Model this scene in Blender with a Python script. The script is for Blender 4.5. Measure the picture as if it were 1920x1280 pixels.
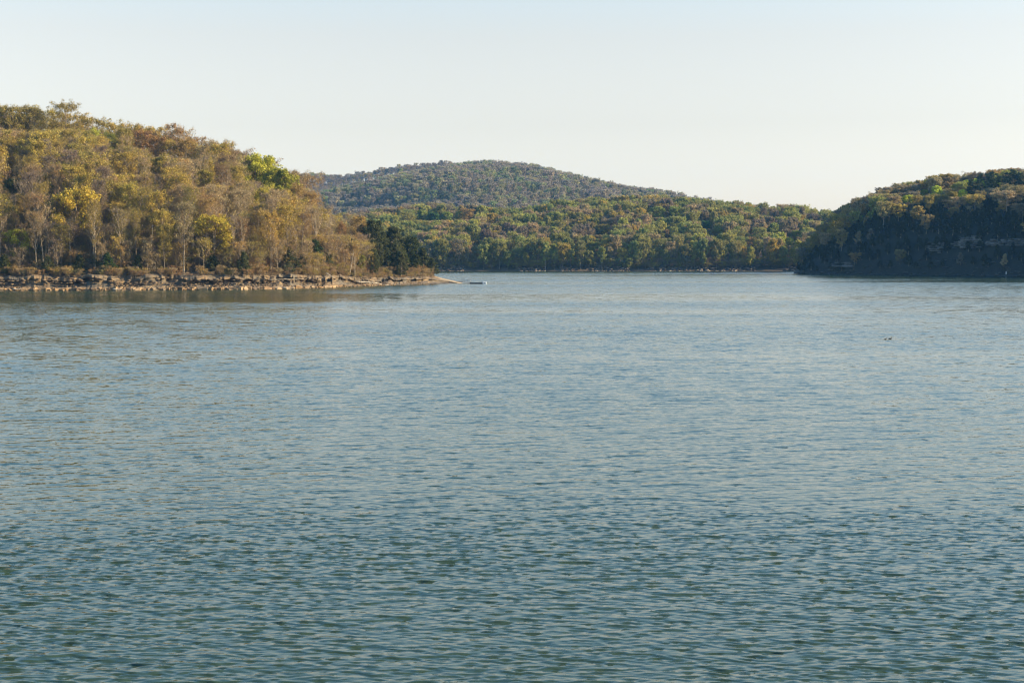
import bpy, math, random
import numpy as np
from mathutils import Vector, Matrix

for o in list(bpy.data.objects):
    bpy.data.objects.remove(o)
sc = bpy.context.scene
COL = sc.collection

# ------------------------------------------------------------------ camera, sky, sun, exposure
CAM_H = 10.0
FPX = 2667.0            # focal length in pixels of a 1920 wide frame
HOR = 480.0             # image row of the horizon
cam = bpy.data.objects.new('camera', bpy.data.cameras.new('camera'))
COL.objects.link(cam)
cam.data.sensor_width = 36.0
cam.data.lens = FPX / 1920 * 36.0
cam.data.clip_start = 0.5
cam.data.clip_end = 20000
cam.location = (0, 0, CAM_H)
cam.rotation_euler = (math.radians(90) - math.atan((640 - HOR) / FPX), 0, 0)
sc.camera = cam

SUN_EL, SUN_AZ = math.radians(23), math.radians(92)     # azimuth clockwise from the view direction (+Y)
world = bpy.data.worlds.new('World'); sc.world = world
world.use_nodes = True
wn, wl = world.node_tree.nodes, world.node_tree.links
bg = wn['Background']
sky = wn.new('ShaderNodeTexSky'); sky.sky_type = 'NISHITA'
sky.sun_disc = False
sky.sun_elevation = SUN_EL; sky.sun_rotation = SUN_AZ
sky.altitude = 200; sky.air_density = 1.0; sky.dust_density = 1.0; sky.ozone_density = 1.0
sat = wn.new('ShaderNodeHueSaturation'); tcw = wn.new('ShaderNodeTexCoord'); spw = wn.new('ShaderNodeSeparateXYZ'); wl.new(tcw.outputs['Generated'], spw.inputs[0])
mrw = wn.new('ShaderNodeMapRange'); mrw.inputs['From Min'].default_value = .15; mrw.inputs['From Max'].default_value = .5      # milky near the horizon, blue higher up
mrw.inputs['To Min'].default_value = .24; mrw.inputs['To Max'].default_value = 1.45
wl.new(spw.outputs['Z'], mrw.inputs['Value']); wl.new(mrw.outputs[0], sat.inputs['Saturation'])
wl.new(sky.outputs[0], sat.inputs['Color'])
warm = wn.new('ShaderNodeMixRGB'); warm.blend_type = 'MULTIPLY'; warm.inputs[0].default_value = 1; wlow = wn.new('ShaderNodeMixRGB'); wlow.inputs[1].default_value = (1.09, .965, .81, 1); wlow.inputs[2].default_value = (.89, .90, .86, 1)      # creamy haze low down
mrl = wn.new('ShaderNodeMapRange'); mrl.inputs['From Min'].default_value = .03; mrl.inputs['From Max'].default_value = .18; wl.new(spw.outputs['Z'], mrl.inputs['Value']); wl.new(mrl.outputs[0], wlow.inputs[0])
wcol = wn.new('ShaderNodeMixRGB'); wl.new(wlow.outputs[0], wcol.inputs[1]); wcol.inputs[2].default_value = (1.16, 1.42, 1.48, 1)  # unseen upper sky brightened and blued to lift the water's reflections
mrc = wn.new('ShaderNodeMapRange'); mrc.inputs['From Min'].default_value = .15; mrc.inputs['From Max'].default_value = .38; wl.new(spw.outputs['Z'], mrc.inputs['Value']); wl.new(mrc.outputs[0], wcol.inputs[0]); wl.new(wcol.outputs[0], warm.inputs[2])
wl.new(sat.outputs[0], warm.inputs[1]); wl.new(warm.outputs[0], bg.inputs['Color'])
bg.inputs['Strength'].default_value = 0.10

sun = bpy.data.objects.new('sun', bpy.data.lights.new('sun', 'SUN'))
COL.objects.link(sun)
sun.data.energy = 5.0; sun.data.angle = math.radians(0.5); sun.data.color = (1.0, 0.80, 0.50)
sdir = Vector((math.sin(SUN_AZ) * math.cos(SUN_EL), math.cos(SUN_AZ) * math.cos(SUN_EL), math.sin(SUN_EL)))
sun.rotation_euler = sdir.to_track_quat('Z', 'Y').to_euler()
sun.location = sdir * 500

sc.view_settings.view_transform = 'Standard'
sc.view_settings.look = 'None'
sc.view_settings.gamma = 1.0
sc.view_settings.use_curve_mapping = False
sc.view_settings.exposure = 1.08
sc.cycles.max_bounces = 5; sc.cycles.diffuse_bounces = 2; sc.cycles.glossy_bounces = 3
sc.cycles.transmission_bounces = 2; sc.cycles.volume_bounces = 1; sc.cycles.transparent_max_bounces = 8
sc.cycles.caustics_reflective = False; sc.cycles.caustics_refractive = False
sc.cycles.sample_clamp_indirect = 4.0
sc.cycles.sample_clamp_direct = 12.0
sc.cycles.use_adaptive_sampling = True; sc.cycles.adaptive_threshold = 0.015
sc.cycles.use_denoising = True; sc.cycles.denoiser = 'OPENIMAGEDENOISE'; sc.cycles.denoising_input_passes = 'RGB_ALBEDO_NORMAL'; sc.cycles.denoising_prefilter = 'ACCURATE'
sc.cycles.pixel_filter_type = 'BLACKMAN_HARRIS'; sc.cycles.filter_width = 1.3

# ------------------------------------------------------------------ small helpers
def tag(o, label=None, cat=None, group=None, kind=None):
    if label: o['label'] = label
    if cat: o['category'] = cat
    if group: o['group'] = group
    if kind: o['kind'] = kind
    return o

def mesh_np(name, verts, faces, mats=(), smooth=False, mat_idx=None):
    """verts (n,3) ; faces: list of arrays, each (m,k)"""
    verts = np.asarray(verts, dtype=np.float32)
    me = bpy.data.meshes.new(name)
    if not isinstance(faces, (list, tuple)) or (len(faces) and not isinstance(faces[0], np.ndarray)):
        me.from_pydata([tuple(v) for v in verts], [], [tuple(f) for f in faces])
    else:
        faces = [f for f in faces if len(f)]
        me.vertices.add(len(verts)); me.vertices.foreach_set('co', verts.ravel())
        nl = sum(f.size for f in faces); nf = sum(len(f) for f in faces)
        me.loops.add(nl); me.polygons.add(nf)
        me.loops.foreach_set('vertex_index', np.concatenate([f.ravel() for f in faces]).astype(np.int32))
        tot = np.concatenate([np.full(len(f), f.shape[1]) for f in faces]).astype(np.int32)
        st = np.zeros(nf, dtype=np.int32); st[1:] = np.cumsum(tot)[:-1]
        me.polygons.foreach_set('loop_start', st)
        me.update(calc_edges=True)
    for m in mats: me.materials.append(m)
    if mat_idx is not None: me.polygons.foreach_set('material_index', np.asarray(mat_idx, dtype=np.int32))
    if smooth: me.polygons.foreach_set('use_smooth', np.ones(len(me.polygons), dtype=bool))
    me.validate(verbose=False)
    return me

def link(name, me, parent=None):
    o = bpy.data.objects.new(name, me); COL.objects.link(o)
    if parent is not None: o.parent = parent
    return o

class MB:
    """collects boxes and tubes into one mesh"""
    def __init__(s): s.v = []; s.f = []
    def tube(s, pts, rad, sides=6, cap=True):
        pts = [Vector(p) for p in pts]; b = len(s.v); n = len(pts)
        for i, p in enumerate(pts):
            d = (pts[min(i + 1, n - 1)] - pts[max(i - 1, 0)]).normalized()
            a = d.orthogonal().normalized() if abs(d.z) > .99 else d.cross(Vector((0, 0, 1))).normalized()
            c = d.cross(a)
            for k in range(sides):
                t = 2 * math.pi * k / sides
                s.v.append(tuple(p + (a * math.cos(t) + c * math.sin(t)) * rad[i]))
        for i in range(n - 1):
            for k in range(sides):
                k2 = (k + 1) % sides
                s.f.append((b + i * sides + k, b + i * sides + k2, b + (i + 1) * sides + k2, b + (i + 1) * sides + k))
        if cap:
            s.f.append(tuple(b + k for k in range(sides))[::-1]); s.f.append(tuple(b + (n - 1) * sides + k for k in range(sides)))
    def box(s, c, d, rz=0.0, rx=0.0, ry=0.0, taper=1.0):
        b = len(s.v); R = Matrix.Rotation(rz, 3, 'Z') @ Matrix.Rotation(ry, 3, 'Y') @ Matrix.Rotation(rx, 3, 'X')
        for z in (-1, 1):
            q = taper if z > 0 else 1
            for x, y in ((-1, -1), (1, -1), (1, 1), (-1, 1)):
                s.v.append(tuple(Vector(c) + R @ Vector((x * d[0] / 2 * q, y * d[1] / 2 * q, z * d[2] / 2))))
        for f in ((3, 2, 1, 0), (4, 5, 6, 7), (0, 1, 5, 4), (1, 2, 6, 5), (2, 3, 7, 6), (3, 0, 4, 7)):
            s.f.append(tuple(b + i for i in f))
    def build(s, name, mat, parent=None, smooth=False, bevel=0):
        me = bpy.data.meshes.new(name); me.from_pydata(s.v, [], s.f)
        me.materials.append(mat)
        if smooth: me.polygons.foreach_set('use_smooth', [True] * len(me.polygons))
        o = link(name, me, parent)
        if bevel:
            m = o.modifiers.new('b', 'BEVEL'); m.width = bevel; m.segments = 2
        return o

def hash2(ix, iy, seed):
    n = (ix.astype(np.int64) * 374761393 + iy.astype(np.int64) * 668265263 + seed * 1274126177) & 0x7fffffff
    n = ((n ^ (n >> 13)) * 1274126177) & 0x7fffffff
    n = n ^ (n >> 16)
    return (n & 0xffff) / 65535.0
def vnoise(x, y, seed=0):
    x = np.asarray(x, float); y = np.asarray(y, float)
    x, y = np.broadcast_arrays(x, y)
    ix = np.floor(x); iy = np.floor(y); fx = x - ix; fy = y - iy
    fx = fx * fx * (3 - 2 * fx); fy = fy * fy * (3 - 2 * fy)
    a = hash2(ix, iy, seed); b = hash2(ix + 1, iy, seed); c = hash2(ix, iy + 1, seed); d = hash2(ix + 1, iy + 1, seed)
    return (a + (b - a) * fx) * (1 - fy) + (c + (d - c) * fx) * fy
def fbm(x, y, oct=4, seed=0):
    s = 0; a = 1; t = 0
    for i in range(oct):
        s = s + a * (vnoise(x, y, seed + i * 17) - .5); t += a; a *= .5; x = np.asarray(x) * 2.03 + 5.1; y = np.asarray(y) * 2.03 + 1.7
    return s / t * 2

def wx(px, Y): return (px - 960.0) / FPX * Y
def to_px(x, y, z): return 960 + x / y * FPX, HOR + (CAM_H - z) / y * FPX

# ------------------------------------------------------------------ materials
def new_mat(name):
    m = bpy.data.materials.new(name); m.use_nodes = True
    return m, m.node_tree.nodes, m.node_tree.links, m.node_tree.nodes['Principled BSDF']
def N(nodes, t, **kw):
    n = nodes.new(t)
    for k, v in kw.items(): setattr(n, k, v)
    return n
def ramp(nodes, stops):
    r = nodes.new('ShaderNodeValToRGB'); e = r.color_ramp.elements
    while len(e) < len(stops): e.new(.5)
    for i, (p, c) in enumerate(stops):
        e[i].position = p; e[i].color = (*c, 1)
    return r

def simple_mat(name, col, rough=.8, var=.25, scale=3.0, metallic=0):
    m, n, l, b = new_mat(name)
    no = N(n, 'ShaderNodeTexNoise'); no.inputs['Scale'].default_value = scale; no.inputs['Detail'].default_value = 6
    tc = N(n, 'ShaderNodeTexCoord'); l.new(tc.outputs['Object'], no.inputs['Vector'])
    lo = tuple(c * (1 - var) for c in col); hi = tuple(min(1, c * (1 + var)) for c in col)
    r = ramp(n, [(.3, lo), (.7, hi)]); l.new(no.outputs[0], r.inputs[0]); l.new(r.outputs[0], b.inputs['Base Color'])
    b.inputs['Roughness'].default_value = rough; b.inputs['Metallic'].default_value = metallic
    return m

def leaf_mat(name, instanced):
    m, n, l, b = new_mat(name)
    if instanced:
        src = N(n, 'ShaderNodeAttribute', attribute_type='INSTANCER', attribute_name='tint').outputs['Color']
    else:
        src = N(n, 'ShaderNodeObjectInfo').outputs['Color']
    geo = N(n, 'ShaderNodeNewGeometry')
    mr = N(n, 'ShaderNodeMapRange'); mr.inputs['To Min'].default_value = .62; mr.inputs['To Max'].default_value = 1.38
    l.new(geo.outputs['Random Per Island'], mr.inputs['Value'])
    hs = N(n, 'ShaderNodeHueSaturation')
    l.new(src, hs.inputs['Color']); l.new(mr.outputs[0], hs.inputs['Value'])
    mh = N(n, 'ShaderNodeMapRange'); mh.inputs['To Min'].default_value = .485; mh.inputs['To Max'].default_value = .515
    wn_ = N(n, 'ShaderNodeTexWhiteNoise', noise_dimensions='1D'); l.new(geo.outputs['Random Per Island'], wn_.inputs['W'])
    l.new(wn_.outputs['Value'], mh.inputs['Value']); l.new(mh.outputs[0], hs.inputs['Hue'])
    l.new(hs.outputs[0], b.inputs['Base Color'])
    b.inputs['Roughness'].default_value = .7
    b.inputs['Specular IOR Level'].default_value = .25
    tr = N(n, 'ShaderNodeBsdfTranslucent'); l.new(hs.outputs[0], tr.inputs['Color'])
    mx = N(n, 'ShaderNodeMixShader'); mx.inputs[0].default_value = .32
    l.new(b.outputs[0], mx.inputs[1]); l.new(tr.outputs[0], mx.inputs[2])
    l.new(mx.outputs[0], n['Material Output'].inputs['Surface'])
    return m

def bark_mat(name, lo, hi):
    m, n, l, b = new_mat(name)
    tc = N(n, 'ShaderNodeTexCoord'); mp = N(n, 'ShaderNodeMapping'); mp.inputs['Scale'].default_value = (6, 6, .7)
    no = N(n, 'ShaderNodeTexNoise'); no.inputs['Scale'].default_value = 1.0; no.inputs['Detail'].default_value = 5
    l.new(tc.outputs['Object'], mp.inputs[0]); l.new(mp.outputs[0], no.inputs['Vector'])
    oi = N(n, 'ShaderNodeObjectInfo')
    ad = N(n, 'ShaderNodeMath', operation='MULTIPLY_ADD'); ad.inputs[1].default_value = .4; l.new(oi.outputs['Random'], ad.inputs[0]); l.new(no.outputs[0], ad.inputs[2])
    r = ramp(n, [(.4, lo), (.95, hi)]); l.new(ad.outputs[0], r.inputs[0]); l.new(r.outputs[0], b.inputs['Base Color'])
    b.inputs['Roughness'].default_value = .9
    return m

M_LEAF = leaf_mat('leaf', False)
M_LEAF_I = leaf_mat('leaf_of_far_woods', True)
M_BARK = bark_mat('bark', (.10, .075, .052), (.42, .34, .24))
def twig_mat(name, instanced):
    m = leaf_mat(name, instanced); n, l = m.node_tree.nodes, m.node_tree.links
    hs = next(q for q in n if q.type == 'HUE_SAT'); mx = N(n, 'ShaderNodeMixRGB'); mx.inputs[0].default_value = .4; mx.inputs[2].default_value = (.27, .19, .115, 1)
    l.new(hs.outputs[0], mx.inputs[1])
    for q in n:
        if q.type == 'BSDF_PRINCIPLED': l.new(mx.outputs[0], q.inputs['Base Color'])
        if q.type == 'BSDF_TRANSLUCENT': l.new(mx.outputs[0], q.inputs['Color'])
    return m
M_TWIG = twig_mat('twig', False)
M_TWIG_I = twig_mat('twig_of_far_woods', True)

def ground_mat(name, lo, hi, scale, green=None, bump=.4):
    m, n, l, b = new_mat(name)
    tc = N(n, 'ShaderNodeTexCoord')
    no = N(n, 'ShaderNodeTexNoise'); no.inputs['Scale'].default_value = scale; no.inputs['Detail'].default_value = 9; no.inputs['Roughness'].default_value = .65
    l.new(tc.outputs['Object'], no.inputs['Vector'])
    r = ramp(n, [(.35, lo), (.66, hi)]); l.new(no.outputs[0], r.inputs[0])
    out = r.outputs[0]
    if green:
        n2 = N(n, 'ShaderNodeTexNoise'); n2.inputs['Scale'].default_value = scale * .13; n2.inputs['Detail'].default_value = 4
        l.new(tc.outputs['Object'], n2.inputs['Vector'])
        r2 = ramp(n, [(.5, (0, 0, 0)), (.66, (1, 1, 1))]); l.new(n2.outputs[0], r2.inputs[0])
        mx = N(n, 'ShaderNodeMixRGB'); mx.inputs[2].default_value = (*green, 1)
        l.new(r2.outputs[0], mx.inputs[0]); l.new(out, mx.inputs[1]); out = mx.outputs[0]
    l.new(out, b.inputs['Base Color']); b.inputs['Roughness'].default_value = .95
    bp = N(n, 'ShaderNodeBump'); bp.inputs['Strength'].default_value = bump; bp.inputs['Distance'].default_value = .5
    l.new(no.outputs[0], bp.inputs['Height']); l.new(bp.outputs[0], b.inputs['Normal'])
    return m
M_LITTER = ground_mat('leaf_litter', (.07, .045, .025), (.27, .17, .09), .9)
M_FARSOIL = ground_mat('woodland_floor', (.05, .035, .022), (.13, .09, .055), .15)
M_BED = ground_mat('lake_bed', (.03, .03, .02), (.06, .055, .04), .05)

# bank: strata of clay and grey shale
def bank_mat():
    m, n, l, b = new_mat('clay_bank')
    tc = N(n, 'ShaderNodeTexCoord')
    mp = N(n, 'ShaderNodeMapping'); mp.inputs['Scale'].default_value = (.16, .16, 2.4)
    l.new(tc.outputs['Object'], mp.inputs[0])
    st = N(n, 'ShaderNodeTexNoise'); st.inputs['Scale'].default_value = 1.3; st.inputs['Detail'].default_value = 7; st.inputs['Roughness'].default_value = .7
    l.new(mp.outputs[0], st.inputs['Vector'])
    big = N(n, 'ShaderNodeTexNoise'); big.inputs['Scale'].default_value = .22; big.inputs['Detail'].default_value = 5
    l.new(tc.outputs['Object'], big.inputs['Vector'])
    r1 = ramp(n, [(.36, (.035, .025, .016)), (.5, (.15, .10, .052)), (.68, (.34, .23, .115))]); l.new(st.outputs[0], r1.inputs[0])
    r2 = ramp(n, [(.3, (.06, .05, .036)), (.7, (.17, .135, .09))]); l.new(st.outputs[0], r2.inputs[0])
    f = ramp(n, [(.42, (0, 0, 0)), (.6, (1, 1, 1))]); l.new(big.outputs[0], f.inputs[0])
    mx = N(n, 'ShaderNodeMixRGB'); l.new(f.outputs[0], mx.inputs[0]); l.new(r1.outputs[0], mx.inputs[1]); l.new(r2.outputs[0], mx.inputs[2])
    # wet rim at the waterline
    sp = N(n, 'ShaderNodeSeparateXYZ'); l.new(tc.outputs['Object'], sp.inputs[0])
    wr = N(n, 'ShaderNodeMapRange'); wr.inputs['From Min'].default_value = .05; wr.inputs['From Max'].default_value = .5
    wr.inputs['To Min'].default_value = .45; wr.inputs['To Max'].default_value = 1
    l.new(sp.outputs['Z'], wr.inputs['Value'])
    mm = N(n, 'ShaderNodeMixRGB', blend_type='MULTIPLY'); mm.inputs[0].default_value = 1
    l.new(mx.outputs[0], mm.inputs[1]); l.new(wr.outputs[0], mm.inputs[2])
    l.new(mm.outputs[0], b.inputs['Base Color']); b.inputs['Roughness'].default_value = .9
    bp = N(n, 'ShaderNodeBump'); bp.inputs['Strength'].default_value = .8; bp.inputs['Distance'].default_value = .35
    l.new(st.outputs[0], bp.inputs['Height']); l.new(bp.outputs[0], b.inputs['Normal'])
    return m
M_BANK = bank_mat()

def rock_mat(name, cols):
    m, n, l, b = new_mat(name)
    tc = N(n, 'ShaderNodeTexCoord'); no = N(n, 'ShaderNodeTexNoise'); no.inputs['Scale'].default_value = 2.2; no.inputs['Detail'].default_value = 7
    l.new(tc.outputs['Object'], no.inputs['Vector'])
    oi = N(n, 'ShaderNodeObjectInfo'); geo = N(n, 'ShaderNodeNewGeometry')
    a = N(n, 'ShaderNodeMath', operation='ADD'); l.new(oi.outputs['Random'], a.inputs[0]); l.new(geo.outputs['Random Per Island'], a.inputs[1])
    fr = N(n, 'ShaderNodeMath', operation='FRACT'); l.new(a.outputs[0], fr.inputs[0])
    r = ramp(n, [(i / (len(cols) - 1), c) for i, c in enumerate(cols)]); l.new(fr.outputs[0], r.inputs[0])
    mr = N(n, 'ShaderNodeMapRange'); mr.inputs['From Min'].default_value = .3; mr.inputs['From Max'].default_value = .7
    mr.inputs['To Min'].default_value = .55; mr.inputs['To Max'].default_value = 1.25; l.new(no.outputs[0], mr.inputs['Value'])
    mm = N(n, 'ShaderNodeMixRGB', blend_type='MULTIPLY'); mm.inputs[0].default_value = 1
    l.new(r.outputs[0], mm.inputs[1]); l.new(mr.outputs[0], mm.inputs[2]); l.new(mm.outputs[0], b.inputs['Base Color'])
    b.inputs['Roughness'].default_value = .85
    bp = N(n, 'ShaderNodeBump'); bp.inputs['Strength'].default_value = .6; bp.inputs['Distance'].default_value = .12
    l.new(no.outputs[0], bp.inputs['Height']); l.new(bp.outputs[0], b.inputs['Normal'])
    return m
M_ROCK = rock_mat('sandstone', [(.22, .125, .055), (.33, .20, .09), (.27, .175, .09), (.36, .25, .14), (.14, .09, .05)])
M_RUBBLE = rock_mat('dark_rubble', [(.10, .065, .035), (.2, .13, .07), (.13, .1, .07), (.3, .2, .11)])
M_PALEROCK = rock_mat('pale_sandstone', [(.2, .13, .09), (.32, .23, .16), (.15, .1, .075), (.5, .41, .31), (.24, .15, .1)])
M_GREYROCK = rock_mat('grey_limestone', [(.035, .037, .035), (.08, .08, .072), (.055, .055, .048)])
M_LEDGE = rock_mat('weathered_limestone', [(.09, .09, .085), (.18, .175, .16), (.13, .125, .115)])
M_DRIFT = simple_mat('driftwood', (.42, .36, .28), .8, .3, 4)
M_POLE = simple_mat('weathered_timber', (.30, .24, .17), .85, .3, 5)
M_DARK = simple_mat('black_float', (.018, .022, .025), .5, .3, 4)
M_WHITE = simple_mat('white_paint', (.8, .8, .78), .5, .06, 3)
M_STEEL = simple_mat('grey_steel', (.16, .17, .18), .45, .2, 4, .4)
M_CONC = simple_mat('pale_concrete', (.37, .28, .17), .9, .15, 1.2)
M_DECK = simple_mat('deck_board', (.13, .12, .11), .8, .25, 4)
M_DUCK = simple_mat('dark_plumage', (.03, .026, .022), .6, .4, 20)
M_BILL = simple_mat('bill', (.2, .14, .06), .5, .1, 20)
M_GREYPOST = simple_mat('white_post_paint', (.7, .7, .68), .6, .1, 2)

# ------------------------------------------------------------------ water
def ocean_tile(n, L, wind, lmin, lmax, lpeak, spread, rms, seed, slope=3.9):
    rg = np.random.default_rng(seed)
    k1 = np.fft.fftfreq(n, L / n) * 2 * np.pi
    kx, ky = np.meshgrid(k1, k1, indexing='xy')
    k = np.hypot(kx, ky); k[0, 0] = 1e-6
    kp = 2 * np.pi / lpeak
    S = k ** -slope * np.exp(-1.0 * (kp / k) ** 2)
    c = (kx * math.sin(wind) + ky * math.cos(wind)) / k
    S = S * (np.abs(c) ** spread + .03)
    S[(k < 2 * np.pi / lmax) | (k > 2 * np.pi / lmin)] = 0
    sp = np.sqrt(S) * (rg.normal(size=(n, n)) + 1j * rg.normal(size=(n, n)))
    h = np.real(np.fft.ifft2(sp)); h *= rms / h.std()
    return h - h.mean()
def sample_tile(h, L, x, y):
    n = h.shape[0]; u = np.mod(x / L, 1) * n; v = np.mod(y / L, 1) * n
    i = np.floor(u).astype(int); j = np.floor(v).astype(int); fu = u - i; fv = v - j
    i %= n; j %= n; i2 = (i + 1) % n; j2 = (j + 1) % n
    return (h[j, i] * (1 - fu) + h[j, i2] * fu) * (1 - fv) + (h[j2, i] * (1 - fu) + h[j2, i2] * fu) * fv

def water_mat():
    m, n, l, b = new_mat('lake_water')
    b.inputs['Base Color'].default_value = (.034, .058, .034, 1)
    b.inputs['IOR'].default_value = 1.44
    b.inputs['Roughness'].default_value = .05
    geo = N(n, 'ShaderNodeNewGeometry')
    sep = N(n, 'ShaderNodeSeparateXYZ'); l.new(geo.outputs['Position'], sep.inputs[0])
    # fine ripples: slopes given directly, so that they survive with distance
    def slopes(scale, stretch, detail):
        mp = N(n, 'ShaderNodeMapping'); mp.inputs['Scale'].default_value = (scale * stretch, scale, scale)
        mp.inputs['Rotation'].default_value = (0, 0, .12)
        l.new(geo.outputs['Position'], mp.inputs[0])
        no = N(n, 'ShaderNodeTexNoise'); no.inputs['Scale'].default_value = 1; no.inputs['Detail'].default_value = detail; no.inputs['Roughness'].default_value = .55
        l.new(mp.outputs[0], no.inputs['Vector'])
        s = N(n, 'ShaderNodeVectorMath', operation='SUBTRACT'); s.inputs[1].default_value = (.5, .5, .5)
        l.new(no.outputs['Color'], s.inputs[0])
        return s.outputs[0]
    fine = slopes(7.0, .45, 3)
    mid = slopes(.9, .35, 4)
    coarse = slopes(.55, 1.9, 6)
    # wind patches: long bands across the lake
    mp = N(n, 'ShaderNodeMapping'); mp.inputs['Scale'].default_value = (.0035, .016, 1); l.new(geo.outputs['Position'], mp.inputs[0])
    pn = N(n, 'ShaderNodeTexNoise'); pn.inputs['Scale'].default_value = 1; pn.inputs['Detail'].default_value = 3; pn.inputs['Distortion'].default_value = .3
    l.new(mp.outputs[0], pn.inputs['Vector'])
    wind = N(n, 'ShaderNodeMapRange'); wind.inputs['From Min'].default_value = .36; wind.inputs['From Max'].default_value = .64
    wind.inputs['To Min'].default_value = .4; wind.inputs['To Max'].default_value = 1.3
    l.new(pn.outputs[0], wind.inputs['Value'])
    far = N(n, 'ShaderNodeMapRange'); far.interpolation_type = 'SMOOTHSTEP'
    far.inputs['From Min'].default_value = 40; far.inputs['From Max'].default_value = 150
    far.inputs['To Min'].default_value = 0; far.inputs['To Max'].default_value = 1
    l.new(sep.outputs['Y'], far.inputs['Value'])
    def vscale(v, fac):
        s = N(n, 'ShaderNodeVectorMath', operation='SCALE'); l.new(v, s.inputs[0])
        if isinstance(fac, float): s.inputs['Scale'].default_value = fac
        else: l.new(fac, s.inputs['Scale'])
        return s.outputs[0]
    def vabs(v):       # far off only the faces turned to the viewer's shore show above the crests in front of them
        s = N(n, 'ShaderNodeVectorMath', operation='ABSOLUTE'); l.new(v, s.inputs[0]); return s.outputs[0]
    def vmul(v, c):
        s = N(n, 'ShaderNodeVectorMath', operation='MULTIPLY'); l.new(v, s.inputs[0]); s.inputs[1].default_value = c; return s.outputs[0]
    def vadd(a, c):
        s = N(n, 'ShaderNodeVectorMath', operation='ADD'); l.new(a, s.inputs[0])
        if isinstance(c, tuple): s.inputs[1].default_value = c
        else: l.new(c, s.inputs[1])
        return s.outputs[0]
    near = N(n, 'ShaderNodeMapRange'); near.inputs['From Min'].default_value = 30; near.inputs['From Max'].default_value = 180
    near.inputs['To Min'].default_value = .55; near.inputs['To Max'].default_value = .9; l.new(sep.outputs['Y'], near.inputs['Value'])
    f1 = vscale(vmul(fine, (.28, .38, 0.0)), near.outputs[0])
    f2 = vadd(vscale(vmul(mid, (.30, .42, 0.0)), far.outputs[0]), vscale(vmul(vabs(coarse), (0.0, -.55, 0.0)), far.outputs[0]))
    tilt = N(n, 'ShaderNodeCombineXYZ'); tilt.inputs['Y'].default_value = -.042
    f3 = vscale(tilt.outputs[0], far.outputs[0])
    tot = vscale(vadd(vadd(f1, f2), f3), wind.outputs[0])
    nn = N(n, 'ShaderNodeVectorMath', operation='NORMALIZE'); l.new(vadd(geo.outputs['Normal'], tot), nn.inputs[0])
    l.new(nn.outputs[0], b.inputs['Normal'])
    return m
M_WATER = water_mat()

def build_water():
    rows = [4.0]
    y = 6.0
    while y < 30: rows.append(y); y += .5
    while y < 420:
        rows.append(y); y += .050 * (y / 34) ** 1.5
    while y < 3900: rows.append(y); y *= 1.06
    rows = np.array(rows)
    dense = np.linspace(-.41, .41, 800)
    side = .41 + (np.linspace(0, 1, 14)[1:]) ** 2 * 1.3
    cols = np.concatenate([-side[::-1], dense, side])
    Y, U = np.meshgrid(rows, cols, indexing='ij')
    X = U * (Y * .9 + 45)
    t1 = ocean_tile(1024, 37.0, .12, .13, 2.4, .62, 6.0, .0100, 3, 3.35)
    t2 = ocean_tile(512, 83.0, -.2, .7, 22.0, 2.0, 7.0, .0090, 8)
    a = math.radians(7); Xr = X * math.cos(a) + Y * math.sin(a); Yr = -X * math.sin(a) + Y * math.cos(a)
    gust = np.clip(.9 + .6 * fbm(X / 34, Y / 15, 3, 5), .3, 1.7)
    Z = sample_tile(t1, 37.0, X, Y) * np.clip(1 - (Y - 60) / 260, 0, 1) * gust + sample_tile(t2, 83.0, Xr, Yr) * np.clip(1 - (Y - 150) / 260, 0, 1)
    Z[:, :14] *= 0; Z[:, -14:] *= 0
    r, c = Y.shape
    V = np.stack([X, Y - 1.9 * Z, Z], -1).reshape(-1, 3)      # crests lean with the wind, towards the near shore
    I = np.arange(r * c).reshape(r, c)
    F = np.stack([I[:-1, :-1], I[:-1, 1:], I[1:, 1:], I[1:, :-1]], -1).reshape(-1, 4)
    me = mesh_np('water', V, [F], [M_WATER], smooth=True)
    tag(link('water', me), kind='structure')
    return r * c
NW = build_water()

# lake bed and land far around: one sheet to the edge of the air
me = mesh_np('ground', [(-3900, -60, -5), (3900, -60, -5), (3900, 3950, -5), (-3900, 3950, -5)], [np.array([[0, 1, 2, 3]])], [M_BED])
tag(link('ground', me), kind='structure')

# ------------------------------------------------------------------ hills
def interp(px, tab):
    xs = [a for a, _ in tab]; ys = [b for _, b in tab]
    return np.interp(px, xs, ys)

def smooth_interp(px, tab, w=14):
    return sum(interp(np.asarray(px) + d * w, tab) for d in (-1, -.5, 0, .5, 1)) / 5

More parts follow.
